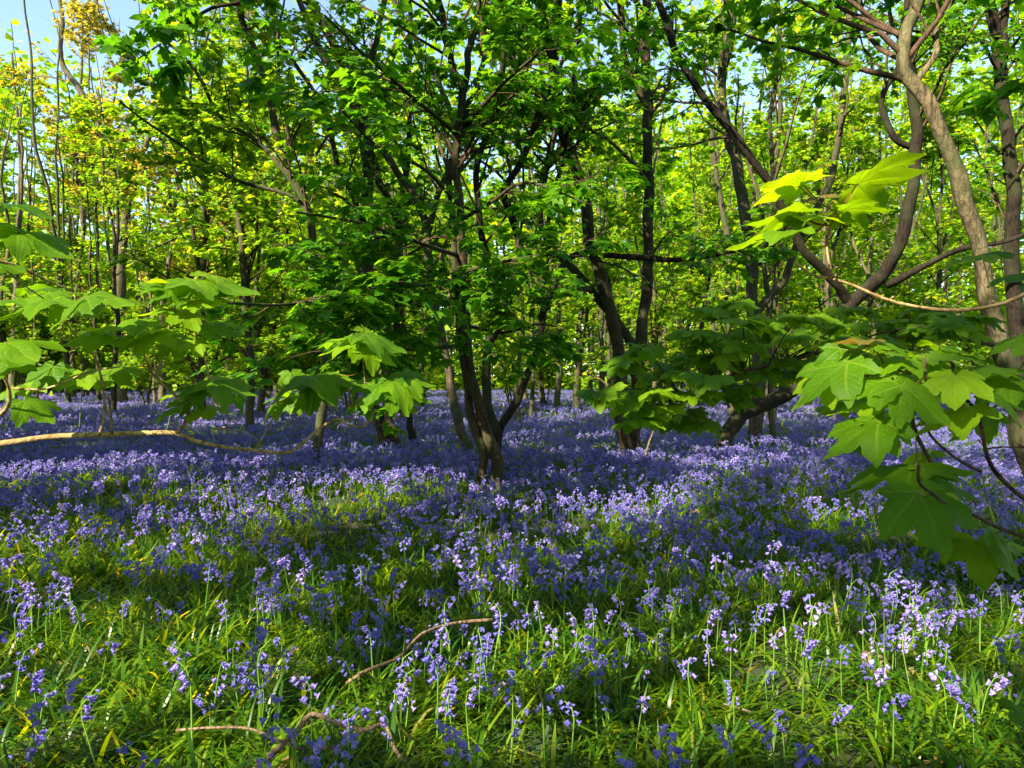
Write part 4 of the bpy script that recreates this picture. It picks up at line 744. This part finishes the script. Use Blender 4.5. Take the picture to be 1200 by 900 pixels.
# small white wild flowers
wf = empty('white_wildflower', G(383, 738)); tag(wf, 'small white flower in the grass behind the curved fallen stick', 'flower')
for k, (px, py) in enumerate([(383, 738), (398, 732), (388, 746)]):
    c = G(px, py) + np.array([0, -.3, .10]); vv, ff = [], []
    for j in range(5):
        a = j * 1.2566; vv.append(np.array([c, c + (math.cos(a - .4) * .009, math.sin(a - .4) * .009, .002), c + (math.cos(a) * .015, math.sin(a) * .015, 0), c + (math.cos(a + .4) * .009, math.sin(a + .4) * .009, .002)])); ff.append(np.array([[0, 1, 2, 3]]) + 4 * j)
    under(wf, 'flower_head', raw_mesh('flower_head', np.vstack(vv), np.vstack(ff), M['white'])); V, F = tubes(np.array([[c, c - (0, 0, .06), c - (0, 0, .14)]]), np.full((1, 3), .001), 4); under(wf, 'stem', raw_mesh('stem', V, F, M['stem']))
def stick(name, label, limbs, cat='stick', matl='dead'):
    root = empty(name, limbs[0][0][0] * np.array([1, 1, 0])); tag(root, label, cat)
    for k, (pts, r0, r1) in enumerate(limbs):
        q, r, me = limb_mesh(pts, r0, r1, 9, matl=M[matl], seg=.025, knob=.16); me.name = 'stick'; under(root, 'main_stem' if k == 0 else 'side_stem', me)
def GH(px, py, h): d = (CAMZ - h) * FPX / (py - HOR); return np.array([(px - 600) / FPX * d, d, h])
stick('fallen_stick', 'curved bare stick arching out of the grass in the sun', [([GH(405, 802, 0.16), GH(430, 787, 0.21), GH(465, 773, 0.23), GH(482, 755, 0.28), GH(500, 741, 0.31), (GH(535, 731, 0.31)), GH(578, 727, 0.31)], .0095, .007)])
stick('fallen_stick', 'forked dead branch lying across the grass at the very front', [([GH(285, 915, 0.15), GH(318, 885, 0.18), GH(345, 860, 0.23), GH(365, 839, 0.26), GH(395, 850, 0.25), GH(425, 858, 0.23), GH(450, 852, 0.22), GH(462, 880, 0.19), GH(480, 905, 0.16)], .012, .007),
      ([GH(205, 858, 0.19), GH(245, 855, 0.22), GH(290, 856, 0.23), (GH(325, 870, 0.22)), GH(355, 880, 0.21), GH(395, 876, 0.21), GH(425, 858, 0.23)], .006, .005)])
stick('rotten_log', 'short broken piece of pale log half hidden among sunlit flower stems', [([GH(1018, 776, .07), GH(1035, 780, .09), GH(1055, 784, .08), GH(1082, 800, .06)], .05, .036)], 'log')
stick('fallen_stick', 'thin snapped twig lying between the flower clumps near the log', [([GH(850, 827, .08), GH(868, 832, .09), GH(884, 837, .08)], .005, .003)])
stick('dead_twig', 'bare thin branch poking out of the carpet beside the crossing brown stems', [([P(752, 560, 11.5), P(757, 532, 11.5), P(764, 510, 11.5), P(770, 497, 11.5)], .018, .008)])
print('TRIS', TOTAL, 'objects', len(bpy.data.objects))
